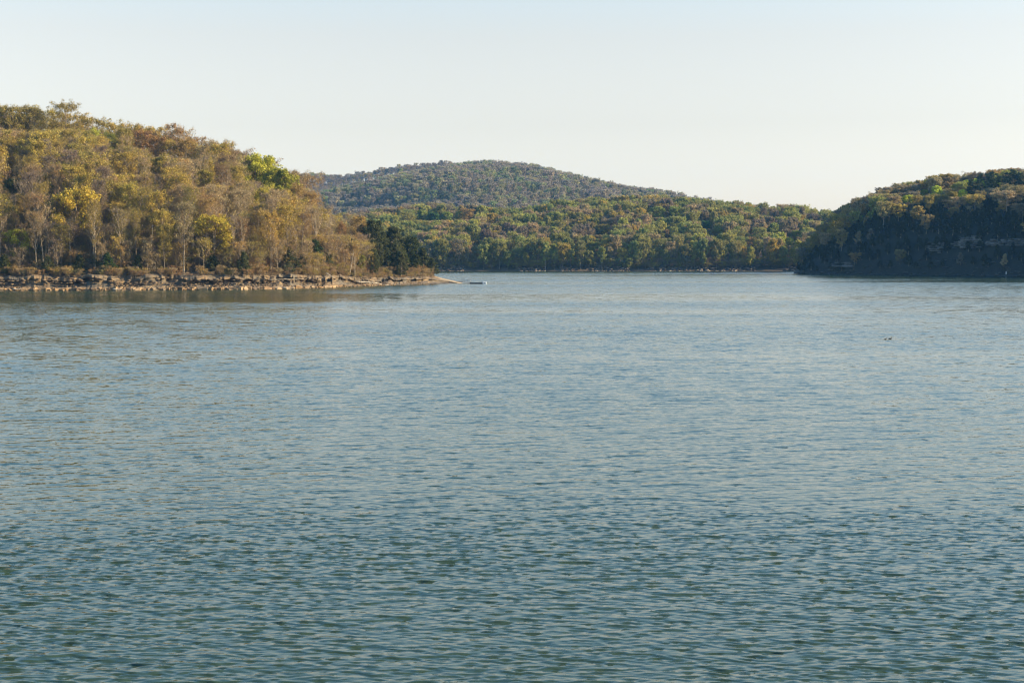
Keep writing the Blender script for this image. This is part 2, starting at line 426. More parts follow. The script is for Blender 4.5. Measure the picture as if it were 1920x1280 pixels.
class Hill:
    """columns px (image column of a ray from the lake side), t inland from shore (0) to ridge (1) and down behind"""
    def __init__(s, shore, ridge, height, prof, noise_amp, noise_len, base=0.0, seed=0, back=1.7):
        s.shore, s.ridge, s.height, s.prof, s.na, s.nl, s.base, s.seed, s.back = shore, ridge, height, prof, noise_amp, noise_len, base, seed, back
    def pos(s, px, t):
        px = np.asarray(px, float); t = np.asarray(t, float)
        Ds = smooth_interp(px, s.shore); Dr = smooth_interp(px, s.ridge); H = smooth_interp(px, s.height)
        Y = Ds + t * (Dr - Ds); X = (px - 960) / FPX * Y
        z = s.base + (H - s.base) * np.interp(t, *zip(*s.prof))
        z = z + s.na * fbm(X / s.nl, Y / s.nl, 4, s.seed) * np.clip(t * 4, 0, 1) * np.clip(H / 12, 0, 1) * np.clip(.08 + 1.6 * np.abs(1 - t), 0, 1)
        return X, Y, z
    def grid(s, name, px0, px1, nc, ts, mat):
        px = np.linspace(px0, px1, nc); P, T = np.meshgrid(px, np.array(ts), indexing='xy')
        X, Y, Z = s.pos(P, T)
        X, Y, Z = s.tweak(P, T, X, Y, Z) if hasattr(s, 'tweak') else (X, Y, Z)
        r, c = P.shape; V = np.stack([X, Y, Z], -1).reshape(-1, 3); I = np.arange(r * c).reshape(r, c)
        F = np.stack([I[:-1, :-1], I[:-1, 1:], I[1:, 1:], I[1:, :-1]], -1).reshape(-1, 4)
        o = link(name, mesh_np(name, V, [F], [mat], smooth=True)); tag(o, kind='structure')
        return o

PROF = [(0, 0), (.15, .2), (.5, .6), (.8, .9), (1, 1), (1.3, .96), (1.7, .8), (2.4, .3), (4, 0)]

# left hill -----------------------------------------------------------
SH_L = [(-700, 380), (-300, 400), (0, 410), (200, 413), (300, 418), (450, 423), (520, 432), (600, 446), (660, 466), (730, 486), (800, 508), (863, 523), (872, 526)]
RI_L = [(-700, 600), (0, 560), (300, 562), (450, 560), (560, 552), (650, 545), (750, 540), (815, 537), (872, 532)]
HT_L = [(-700, 51), (-200, 50), (0, 46.5), (70, 46), (160, 42), (260, 39), (350, 36), (420, 30.5), (500, 23), (560, 17.5), (620, 11.5), (680, 8.5), (740, 6.5), (790, 4.4), (812, 2.6), (840, 1.2), (866, .1), (872, -.6)]
left = Hill(SH_L, RI_L, HT_L, PROF, 1.3, 34, seed=2)
BANKW = 10.5
def zbank(px): return interp(px, [(-700, 4.4), (560, 4.3), (620, 3.6), (680, 2.9), (740, 2.6), (795, 2.6), (812, 2.0), (840, .9), (866, .05), (872, -.6)])
def left_pos(px, d):
    """d metres inland"""
    px = np.asarray(px, float); d = np.asarray(d, float)
    Ds = smooth_interp(px, SH_L, 8); Dr = smooth_interp(px, RI_L); H = smooth_interp(px, HT_L, 6); zb = zbank(px)
    Y = Ds + d
    t = np.clip((d - BANKW) / np.maximum(Dr - Ds - BANKW, 6), 0, 4)
    X = (px - 960) / FPX * Y
    z = zb + np.maximum(H - zb, -.2) * np.interp(t, *zip(*PROF))
    z = np.where(t > 1.25, z - (t - 1.25) * 14, z)
    z = z + 1.5 * fbm(X / 30, Y / 30, 4, 2) * np.clip(t * 5, 0, 1) * np.clip(H / 12, 0, 1)
    return X, Y, z
# bank rows: (distance inland, fraction of bank height, how much the noses and caves move it, cave)
BR = [(-4, -.5, 0, 0), (-1, -.12, 0, 0), (0, 0, 0, 0), (.8, .08, .05, 0), (1.8, .15, .1, 0), (3.0, .25, .2, 0), (4.2, .34, .3, 0), (5.2, .40, .5, 0), (5.8, .44, .8, .3),
      (6.1, .47, .9, 1), (6.2, .52, 1, 1), (6.2, .58, 1, 1), (6.1, .63, 1, .9), (5.9, .68, 1, .35), (5.8, .73, 1, 0), (5.9, .78, 1, 0), (6.3, .84, 1, 0), (6.9, .90, .9, 0), (7.8, .95, .7, 0), (9, .99, .3, 0), (BANKW, 1.0, 0, 0)]
def build_left():
    px = np.linspace(-520, 872, 1500)
    rows = []
    s_m = np.cumsum(np.concatenate([[0], np.hypot(np.diff(wx(px, interp(px, SH_L))), np.diff(interp(px, SH_L)))]))
    nose = fbm(s_m / 7.0, s_m * 0 + 3.3, 3, 11) * 5.2 + (.5 - np.abs(fbm(s_m / 3.4, s_m * 0 + .3, 2, 31))) * 2.6
    cave = np.clip(vnoise(s_m / 4.6, s_m * 0 + 9.1, 21) * 3.2 - 1.1, 0, 1) * 3.0
    fade = np.clip((820 - px) / 60, 0, 1)
    zb = zbank(px)
    led = (fbm(s_m / 9, s_m * 0 + 4, 3, 81) * 1.15 + fbm(s_m / 2.6, s_m * 0 + 14, 2, 83) * .5 - .2) * fade          # the ledge climbs and drops
    gul = np.clip(fbm(s_m / 2.6, s_m * 0 + 7, 3, 91) * 2.4 - .3, 0, 1) * fade     # gullies
    rag = fbm(s_m / 1.1, s_m * 0 + 2, 3, 95) * fade
    for d, f, a, cv in BR:
        wob = fbm(s_m / 1.7, s_m * 0 + d * 2.1, 3, 41) * .55 * min(1, max(0, d / 3))
        D = d + (-(nose) * a + cave * cv) * fade + wob * fade * (1 if d < BANKW else 0)
        Ds = smooth_interp(px, SH_L, 8) + D
        X = (px - 960) / FPX * Ds
        z = f * zb + fbm(s_m / 2.1, s_m * 0 + d * 3.3, 3, 51) * .22 * (1 if 0 < d < BANKW else 0) * fade + (fbm(s_m / 6, s_m * 0 + 1, 3, 61) * .5 * fade if 5.8 < d < BANKW else 0)
        if 2 < d < BANKW: z = z + led * (.3 + .7 * min(1, (d - 2) / 3)) * (1 if d < 8.5 else .3)
        if .5 < d < BANKW: Ds = Ds + gul * 1.3 * a + rag * .8; X = (px - 960) / FPX * Ds
        if d <= 0: z = f * np.maximum(zb, 1.5)
        rows.append(np.stack([X, Ds, z], -1))
    ts = np.concatenate([np.linspace(0, 1.3, 60)[1:], np.linspace(1.3, 2.6, 12)[1:]])
    span = np.maximum(smooth_interp(px, RI_L) - smooth_interp(px, SH_L) - BANKW, 6)
    for t in ts:
        X, Y, Z = left_pos(px, BANKW + t * span)
        Z = Z + fbm(X / 3.0, Y / 3.0, 3, 71) * .35 * np.clip(t * 20, 0, 1) * fade
        rows.append(np.stack([X, Y, Z], -1))
    A = np.array(rows); r, c, _ = A.shape; V = A.reshape(-1, 3); I = np.arange(r * c).reshape(r, c)
    nb = len(BR)
    def quads(i0, i1):
        J = I[i0:i1]
        return np.stack([J[:-1, :-1], J[:-1, 1:], J[1:, 1:], J[1:, :-1]], -1).reshape(-1, 4)
    bank = link('bank', mesh_np('bank', A[:nb].reshape(-1, 3), [quads(0, nb)], [M_BANK], smooth=False)); tag(bank, kind='structure')
    J = np.arange((r - nb + 1) * c).reshape(r - nb + 1, c)
    F = np.stack([J[:-1, :-1], J[:-1, 1:], J[1:, 1:], J[1:, :-1]], -1).reshape(-1, 4)
    hill = link('hill', mesh_np('hill', A[nb - 1:].reshape(-1, 3), [F], [M_LITTER], smooth=True)); tag(hill, kind='structure')
    return bank, hill
BANK, HILL_L = build_left()

# other hills -----------------------------------------------------------
mid = Hill([(300, 950), (1500, 952), (1700, 975), (2000, 1010)], [(300, 1190), (1000, 1190), (1300, 1200), (1600, 1230), (2000, 1260)],
           [(300, 22), (640, 25), (700, 28), (800, 34), (860, 33), (980, 31), (1060, 38), (1130, 40), (1250, 41), (1340, 37), (1400, 36), (1480, 34), (1540, 31), (1620, 26), (2000, 20)],
           [(0, 0), (.03, .07), (.2, .24), (.6, .7), (1, 1), (1.3, 1), (1.8, .8), (3, 0)], 4.5, 70, seed=5)
mid.grid('middle_hill', 300, 1900, 400, np.concatenate([[-.05], np.linspace(0, .1, 6), np.linspace(.1, 1.7, 60)[1:]]), M_FARSOIL)

PF = [(0, 0), (.3, .34), (.6, .64), (.85, .9), (1, 1), (1.2, .95), (1.6, .6), (2, .3)]
dome = Hill([(200, 1280), (1900, 1280)], [(200, 2050), (1000, 2150), (1700, 2000), (1900, 2000)],
            [(200, 40), (500, 70), (560, 84), (640, 94), (740, 112), (800, 123), (860, 130), (900, 132), (960, 131), (1010, 127), (1060, 116), (1130, 101), (1200, 87), (1250, 75), (1300, 63), (1400, 45), (1540, 28), (1700, 20), (1900, 12)],
            PF, 46, 300, base=8, seed=9)
dome.grid('far_hill', 200, 1900, 420, np.linspace(-.05, 1.6, 90), M_FARSOIL)
back = Hill([(-100, 2300), (1200, 2300)], [(-100, 2750), (1200, 2750)],
            [(-100, 90), (400, 130), (560, 152), (600, 151), (640, 146), (700, 158), (760, 168), (830, 174), (900, 165), (1000, 120), (1200, 60)],
            PF, 26, 260, base=40, seed=13, )
back.grid('rear_ridge', -100, 1200, 260, np.linspace(-.2, 1.4, 50), M_FARSOIL)

# right hill: a steep bluff; its face is turned away from the sun
SH_R = [(1488, 812), (1500, 806), (1560, 782), (1700, 738), (1920, 682), (2300, 610), (2900, 520)]
RI_R = [(1488, 826), (1500, 832), (1560, 845), (1700, 850), (1920, 842), (2300, 800), (2900, 740)]
HT_R = [(1488, -1), (1496, 1), (1503, 5), (1515, 10), (1535, 16), (1560, 22), (1600, 29), (1650, 37), (1700, 41), (1760, 44), (1820, 46), (1920, 48), (2050, 54), (2300, 70), (2900, 80)]  # unseen part beyond the right frame edge raised to cast shade on the bluff
PR = [(0, 0), (.015, .05), (.05, .22), (.1, .42), (.15, .55), (.25, .66), (.45, .78), (.7, .9), (1, 1), (1.4, 1.0), (2, .8), (3.5, 0)]
right = Hill(SH_R, RI_R, HT_R, PR, 3.5, 36, seed=17)
M_BLUFF = ground_mat('bluff_ground', (.006, .008, .007), (.02, .02, .016), .3)  # soil colour darkened to deepen the shade of the bluff
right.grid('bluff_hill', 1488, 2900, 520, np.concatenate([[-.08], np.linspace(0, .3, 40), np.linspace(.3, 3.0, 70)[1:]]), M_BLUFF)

# ------------------------------------------------------------------ trees
def tube_np(pts, rad, sides, V, F):
    b = sum(len(v) for v in V); pts = np.asarray(pts, float); n = len(pts)
    d = np.gradient(pts, axis=0); d /= np.linalg.norm(d, axis=1)[:, None] + 1e-9
    ref = np.where(np.abs(d[:, 2:3]) > .9, np.array([[1., 0, 0]]), np.array([[0, 0, 1.]]))
    a = np.cross(d, ref); a /= np.linalg.norm(a, axis=1)[:, None] + 1e-9; c = np.cross(d, a)
    th = np.arange(sides) * 2 * np.pi / sides
    ring = pts[:, None] + (a[:, None] * np.cos(th)[None, :, None] + c[:, None] * np.sin(th)[None, :, None]) * np.asarray(rad)[:, None, None]
    V.append(ring.reshape(-1, 3))
    i = np.arange(n - 1)[:, None] * sides; k = np.arange(sides)[None]; k2 = (k + 1) % sides
    F.append((b + np.stack([i + k, i + k2, i + sides + k2, i + sides + k], -1)).reshape(-1, 4))

def leaves_np(C, size, rg, stretch=1.5, flat=0.0):
    n = len(C)
    nrm = rg.normal(size=(n, 3)); nrm[:, 2] += flat; nrm /= np.linalg.norm(nrm, axis=1)[:, None]
    t = rg.normal(size=(n, 3)); a = np.cross(nrm, t); a /= np.linalg.norm(a, axis=1)[:, None]; b = np.cross(nrm, a)
    s = size * rg.uniform(.6, 1.35, (n, 1))
    a = a * s * .5 * stretch; b = b * s * .5
    k = rg.uniform(.55, 1.0, (n, 1))
    V = np.stack([C - a, C - b * k, C + a * k, C + b], 1).reshape(-1, 3)
    return V, np.arange(4 * n).reshape(n, 4)

def slivers_np(P0, P1, w, rg):
    n = len(P0); d = P1 - P0; s = np.cross(d, rg.normal(size=(n, 3))); s /= np.linalg.norm(s, axis=1)[:, None] + 1e-9
    V = np.stack([P0 - s * w, P0 + s * w, P1], 1).reshape(-1, 3)
    return V, np.arange(3 * n).reshape(n, 3)

def gen_tree(seed, h=18., cr=4.2, cb=.45, nl=16, nsec=4, tr=.22, shape='round', rise=.8, nleaf=18, lsize=.30, clump=.8, ntw=8, tw=.028, tl=1.3, sides=5, fork=False, lean=.4):
    """returns (trunk V, F), (leaf V, F), (twig V, F)"""
    rg = np.random.default_rng(seed); V, F = [], []
    n = 8; zz = np.linspace(0, h * .96, n)
    lx = rg.normal(0, lean, 2); wob = np.cumsum(rg.normal(0, .13, (n, 2)), 0) * np.linspace(0, 1, n)[:, None]
    tp = np.column_stack([wob + lx * (zz / h)[:, None] ** 1.3, zz]); tp[0, 2] = -1.0
    tube_np(tp, np.interp(zz / h, [0, .05, .5, 1], [tr * 1.5, tr, tr * .66, .03]), sides + 1, V, F)
    ends, dirs = [], []
    ga = rg.uniform(0, 6.28)
    for i in range(nl):
        f = (i + rg.uniform(.1, .9)) / nl; z0 = h * (cb + (.97 - cb) * f) if shape != 'cone' else h * (cb + (.97 - cb) * f)
        base = np.array([np.interp(z0, zz, tp[:, 0]), np.interp(z0, zz, tp[:, 1]), z0])
        if shape == 'round': pr = math.sin(math.pi * (.2 + .74 * f)) ** .75
        elif shape == 'vase': pr = .55 + .45 * math.sin(math.pi * min(1, .15 + .7 * f))
        elif shape == 'cone': pr = (1 - f) ** .8 * .95 + .08
        elif shape == 'flat': pr = .7 + .3 * math.sin(math.pi * f)
        else: pr = .8
        az = ga + i * 2.4 + rg.normal(0, .35); R = cr * pr * rg.uniform(.72, 1.12)
        rs = rise * (1.25 - .2 * f) * rg.uniform(.75, 1.2)
        L = R * math.hypot(1, rs)
        dh = np.array([math.cos(az), math.sin(az), 0])
        s = np.linspace(0, 1, 5)[:, None]
        up = rs * R * (s ** 1.2 if shape != 'cone' else s)
        pts = base + dh * R * s ** .9 + np.array([0, 0, 1.]) * up + np.vstack([np.zeros(3), rg.normal(0, .05 * R, (4, 3))])
        if pts[-1, 2] > h: pts[:, 2] -= (pts[-1, 2] - h) * s[:, 0]
        lr = max(.03, tr * .42 * (1 - .6 * f))
        tube_np(pts, np.linspace(lr, .018, 5), max(3, sides - 1), V, F)
        ends.append(pts[-1]); dirs.append((pts[-1] - pts[-2]))
        for j in range(nsec):
            q = rg.uniform(.3, .95); p = np.array([np.interp(q, s[:, 0], pts[:, k]) for k in range(3)])
            dd = pts[-1] - pts[0]; dd = dd / np.linalg.norm(dd) + rg.normal(0, .55, 3) + np.array([0, 0, .25]); dd /= np.linalg.norm(dd)
            Ls = L * rg.uniform(.22, .45)
            e = p + dd * Ls
            tube_np([p, (p + e) / 2 + rg.normal(0, .06 * Ls, 3), e], [.035 * (1 + tr), .024, .012], 3, V, F)
            ends.append(e); dirs.append(dd * Ls * .5)
    ends = np.array(ends); dirs = np.array(dirs); m = len(ends)
    if m == 0: ends = tp[-1:]; dirs = np.array([[0, 0, 1.]]); m = 1
    vv = np.vstack(V); ff = np.vstack(F)
    # twigs
    tw0 = np.repeat(ends - dirs * .35, ntw, 0) if ntw else np.zeros((0, 3))
    if ntw:
        dn = np.repeat(dirs / (np.linalg.norm(dirs, axis=1)[:, None] + 1e-9), ntw, 0)
        dv = dn * .7 + rg.normal(0, .6, (m * ntw, 3)) + np.array([0, 0, .25]); dv /= np.linalg.norm(dv, axis=1)[:, None]
        st = tw0 + np.repeat(dirs, ntw, 0) * rg.uniform(0, .6, (m * ntw, 1))
        tv, tf = slivers_np(st, st + dv * tl * rg.uniform(.5, 1.3, (m * ntw, 1)), tw, rg)
    else: tv, tf = np.zeros((0, 3)), np.zeros((0, 3), int)
    # leaf clumps
    cnt = np.maximum(0, rg.normal(nleaf, nleaf * .35, m)).astype(int)
    ctr = np.repeat(ends, cnt, 0); k = len(ctr)
    g = rg.normal(size=(k, 3)); g /= np.linalg.norm(g, axis=1)[:, None] + 1e-9
    rr = clump * rg.uniform(.15, 1, (k, 1)) ** .5 * np.repeat(rg.uniform(.7, 1.3, m), cnt)[:, None]
    C = ctr + g * rr * np.array([1.15, 1.15, .8])
    lv, lf = leaves_np(C, lsize, rg)
    return (vv, ff), (lv, lf), (tv, tf)

PROTO = {}
def make_proto(key, parts, near=True):
    (tv, tf), (lv, lf), (wv, wf) = parts
    if near:
        tm = mesh_np('trunk', tv, [tf], [M_BARK], smooth=True)
        cv = np.vstack([lv, wv]); fs = [lf, wf + len(lv)]
        cm = mesh_np('crown', cv, fs, [M_LEAF, M_TWIG], mat_idx=np.r_[np.zeros(len(lf)), np.ones(len(wf))])
        PROTO[key] = (tm, cm)
    else:
        cv = np.vstack([lv, wv, tv]); fs = [lf, wf + len(lv), tf + len(lv) + len(wv)]
        me = mesh_np(key, cv, fs, [M_LEAF_I, M_TWIG_I, M_BARK], mat_idx=np.r_[np.zeros(len(lf)), np.ones(len(wf)), np.full(len(tf), 2)])
        PROTO[key] = me

# near kinds (seen at 400-550 m)
for i in range(6):   # forest grown, almost bare, a haze of buds
    make_proto(f'bare{i}', gen_tree(100 + i, h=20, cr=2.7 + .22 * i, cb=.38 - .07 * (i % 3), nl=24, nsec=6, nleaf=11, lsize=.24, clump=.95, ntw=14, tw=.022, tl=1.5, rise=1.45, shape='round', tr=.24))
for i in range(5):   # half in leaf
    make_proto(f'haze{i}', gen_tree(200 + i, h=20, cr=3.2 + .3 * i, cb=.30, nl=26, nsec=6, nleaf=26, lsize=.28, clump=.95, ntw=9, tw=.022, tl=1.4, rise=1.2, shape='round', tr=.21))
for i in range(4):   # in full young leaf
    make_proto(f'leafy{i}', gen_tree(300 + i, h=16, cr=4.6 + .3 * i, cb=.27, nl=24, nsec=7, nleaf=50, lsize=.31, clump=.95, ntw=3, rise=.7, shape='round', tr=.24))
for i in range(2):   # broad, closed
    make_proto(f'dense{i}', gen_tree(350 + i, h=17, cr=7.0, cb=.28, nl=30, nsec=8, nleaf=75, lsize=.36, clump=1.15, ntw=2, rise=.55, shape='round', tr=.32))
make_proto('tall0', gen_tree(391, h=26, cr=5.3, cb=.5, nl=17, nsec=7, nleaf=30, lsize=.28, clump=1.0, ntw=8, tl=1.4, rise=1.15, shape='round', tr=.27, lean=.2))
for i in range(4):   # red cedar
    make_proto(f'cedar{i}', gen_tree(400 + i, h=9, cr=2.2 + .2 * i, cb=.06, nl=46, nsec=3, nleaf=34, lsize=.27, clump=.5, ntw=0, rise=.35, shape='cone', tr=.16, sides=4, lean=.2))
for i in range(2):   # broad evergreen of the point
    make_proto(f'ever{i}', gen_tree(430 + i, h=14, cr=4.0, cb=.10, nl=46, nsec=5, nleaf=48, lsize=.32, clump=.8, ntw=0, rise=.5, shape='round', tr=.22, sides=4))
for i in range(3):   # saplings / understorey
    make_proto(f'sap{i}', gen_tree(450 + i, h=7, cr=1.9, cb=.25, nl=11, nsec=4, nleaf=8, lsize=.22, clump=.6, ntw=12, tw=.018, tl=1.0, rise=.9, shape='vase', tr=.07, sides=4))
for i in range(2):
    make_proto(f'pine{i}', gen_tree(470 + i, h=17, cr=3.6, cb=.42, nl=24, nsec=5, nleaf=26, lsize=.4, clump=.8, ntw=0, rise=.25, shape='flat', tr=.2, sides=4))
# mid kinds (700-1200 m) and their simple copies for the woods
MIDP = dict(nsec=4, ntw=4, tw=.05, tl=1.6, sides=4)
for i in range(4):
    p = gen_tree(500 + i, h=17, cr=4.0 + .35 * i, cb=.2, nl=22, nleaf=40, lsize=.6, clump=1.1, rise=.9, shape='round', tr=.22, **MIDP)
    make_proto(f'mleaf{i}', p); make_proto(f'wood_a{i}', p, near=False)
for i in range(4):
    p = gen_tree(520 + i, h=17, cr=3.6 + .3 * i, cb=.32, nl=18, nleaf=20, lsize=.5, clump=1.1, rise=1.2, shape='round' if i % 2 else 'vase', tr=.2, **{**MIDP, 'ntw': 11})
    make_proto(f'mbare{i}', p); make_proto(f'wood_b{i}', p, near=False)
for i in range(2):
    p = gen_tree(540 + i, h=12, cr=3.0, cb=.06, nl=26, nleaf=18, lsize=.5, clump=.8, rise=.3, shape='cone', tr=.2, **{**MIDP, 'ntw': 0})
    make_proto(f'mcedar{i}', p); make_proto(f'wood_c{i}', p, near=False)
for i in range(5):
    make_proto(f'far_{i}', gen_tree(560 + i, h=17, cr=2.6 + .3 * i, cb=.40 - .05 * i, nl=12, nsec=2, nleaf=3 + 4 * i, lsize=.9, clump=1.2, ntw=9 - i, tw=.07, tl=2.6, rise=1.5, tr=.3, sides=3, shape='round'), near=False)
for i in range(3):
    p = gen_tree(580 + i, h=4.2, cr=2.2, cb=.04, nl=12, nsec=4, nleaf=7, lsize=.22, clump=.6, ntw=12, tw=.022, tl=.95, rise=.9, shape='vase', tr=.04, sides=3)
    make_proto(f'brush_{i}', p, near=False)
for i in range(4):   # slender young trees between the big ones
    p = gen_tree(590 + i, h=9, cr=1.7 + .2 * i, cb=.22, nl=16, nsec=4, nleaf=5, lsize=.22, clump=.6, ntw=10, tw=.02, tl=1.0, rise=1.4, shape='round', tr=.09, sides=3)
    make_proto(f'young_{i}', p, near=False)
for i in range(3):   # leggy trunks without much crown
    p = gen_tree(600 + i, h=16, cr=1.9, cb=.55, nl=9, nsec=3, nleaf=5, lsize=.24, clump=.8, ntw=8, tw=.02, tl=1.3, rise=1.8, shape='round', tr=.17, sides=4, lean=.9)
    make_proto(f'pole_{i}', p, near=False)
for k, s in (('near_b', 'bare'), ('near_h', 'haze')):
    for i in range(3):
        p = gen_tree(100 + i if s == 'bare' else 200 + i, h=20, cr=3.6 + .3 * i, cb=.42, nl=15, nsec=5, nleaf=14 if s == 'bare' else 28, lsize=.3, clump=1.0, ntw=14, tw=.024, tl=1.5, rise=1.1, tr=.19)
        make_proto(f'{k}{i}', p, near=False)

TREES = []      # records of the trees that stand as things of their own
rnd = random.Random(7)
def tint(c, v=.12):
    f = 1 + rnd.uniform(-v, v)
    return tuple(min(1, max(0.004, x * f * (1 + rnd.uniform(-v * .5, v * .5)))) for x in c) + (1,)
COLS = dict(grey=(.21, .16, .115), brown=(.31, .205, .09), bronze=(.39, .26, .075), russet=(.35, .20, .075), olive=(.32, .25, .05), ochre=(.43, .31, .06), gold=(.57, .43, .06),
            yellow=(.48, .42, .06), lime=(.48, .47, .05), green=(.28, .32, .06), cedar=(.085, .09, .028), tan=(.39, .29, .145), pine=(.03, .055, .028))
HEIGHTS = {}
def add_tree(name, proto, x, y, z, h, col, label, group, wscale=1.0, tv=.12):
    tm, cm = PROTO[proto]
    H = HEIGHTS.get(proto)
    if H is None:
        co = np.empty(len(cm.vertices) * 3, dtype=np.float32); cm.vertices.foreach_get('co', co); H = HEIGHTS[proto] = float(co[2::3].max())
    s = h / H
    e = bpy.data.objects.new(name, None); COL.objects.link(e); e.empty_display_size = .5
    e.location = (x, y, z); e.rotation_euler = (0, 0, rnd.uniform(0, 6.28)); e.scale = (s * wscale, s * wscale, s)
    t = bpy.data.objects.new('trunk', tm); COL.objects.link(t); t.parent = e
    c = bpy.data.objects.new('crown', cm); COL.objects.link(c); c.parent = e
    c.color = tint(tuple(.9 * q for q in COLS[col]) if isinstance(col, str) else col, tv)
    tag(e, label, 'tree', group)
    return e

ALLF = []
def hide_less(px, Y, h, zt):
    """height limit that keeps the crowns of the trees that stand out in view"""
    for fx, fy, hw, depth, fY in ALLF:
        if abs(px - fx) < hw and Y < fY - 1:
            row = HOR + (CAM_H - zt - h) / Y * FPX
            if row < fy + depth: h = (CAM_H - zt) - (fy + depth - HOR) * Y / FPX
    return h
# ------------------------------------------------------------------ trees that stand as things of their own
def scan_left(px, ytop, h):
    Ds = float(smooth_interp(px, SH_L, 8)); Dr = float(smooth_interp(px, RI_L))
    best = None
    for d in np.linspace(7.5 if px > 640 else BANKW - .5, Dr - Ds + 4, 160):
        x, y, z = (float(v) for v in left_pos(px, d)); e = abs(to_px(x, y, z + h)[1] - ytop)
        if best is None or e < best[0]: best = (e, x, y, z, d)
    return best[1:4]
def scan_hill(hill, px, ytop, h, lo=.03, hi=1.05):
    best = None
    for t in np.linspace(lo, hi, 200):
        x, y, z = (float(v) for v in hill.pos(px, t)); e = abs(to_px(x, y, z + h)[1] - ytop)
        if best is None or e < best[0]: best = (e, x, y, z)
    return best[1:4]
KIND = dict(bare='bare_tree', haze='budding_tree', leafy='leafy_tree', dense='leafy_tree', tall='budding_tree', cedar='evergreen_tree', ever='evergreen_tree',
            sap='sapling', pine='pine_tree', mleaf='leafy_tree', mbare='bare_tree', mcedar='evergreen_tree')
def kname(p): return KIND[p.rstrip('0123456789')]
TAKEN = []       # (x, y, radius)
MARKS = {'left': [], 'right': [], 'mid': []}
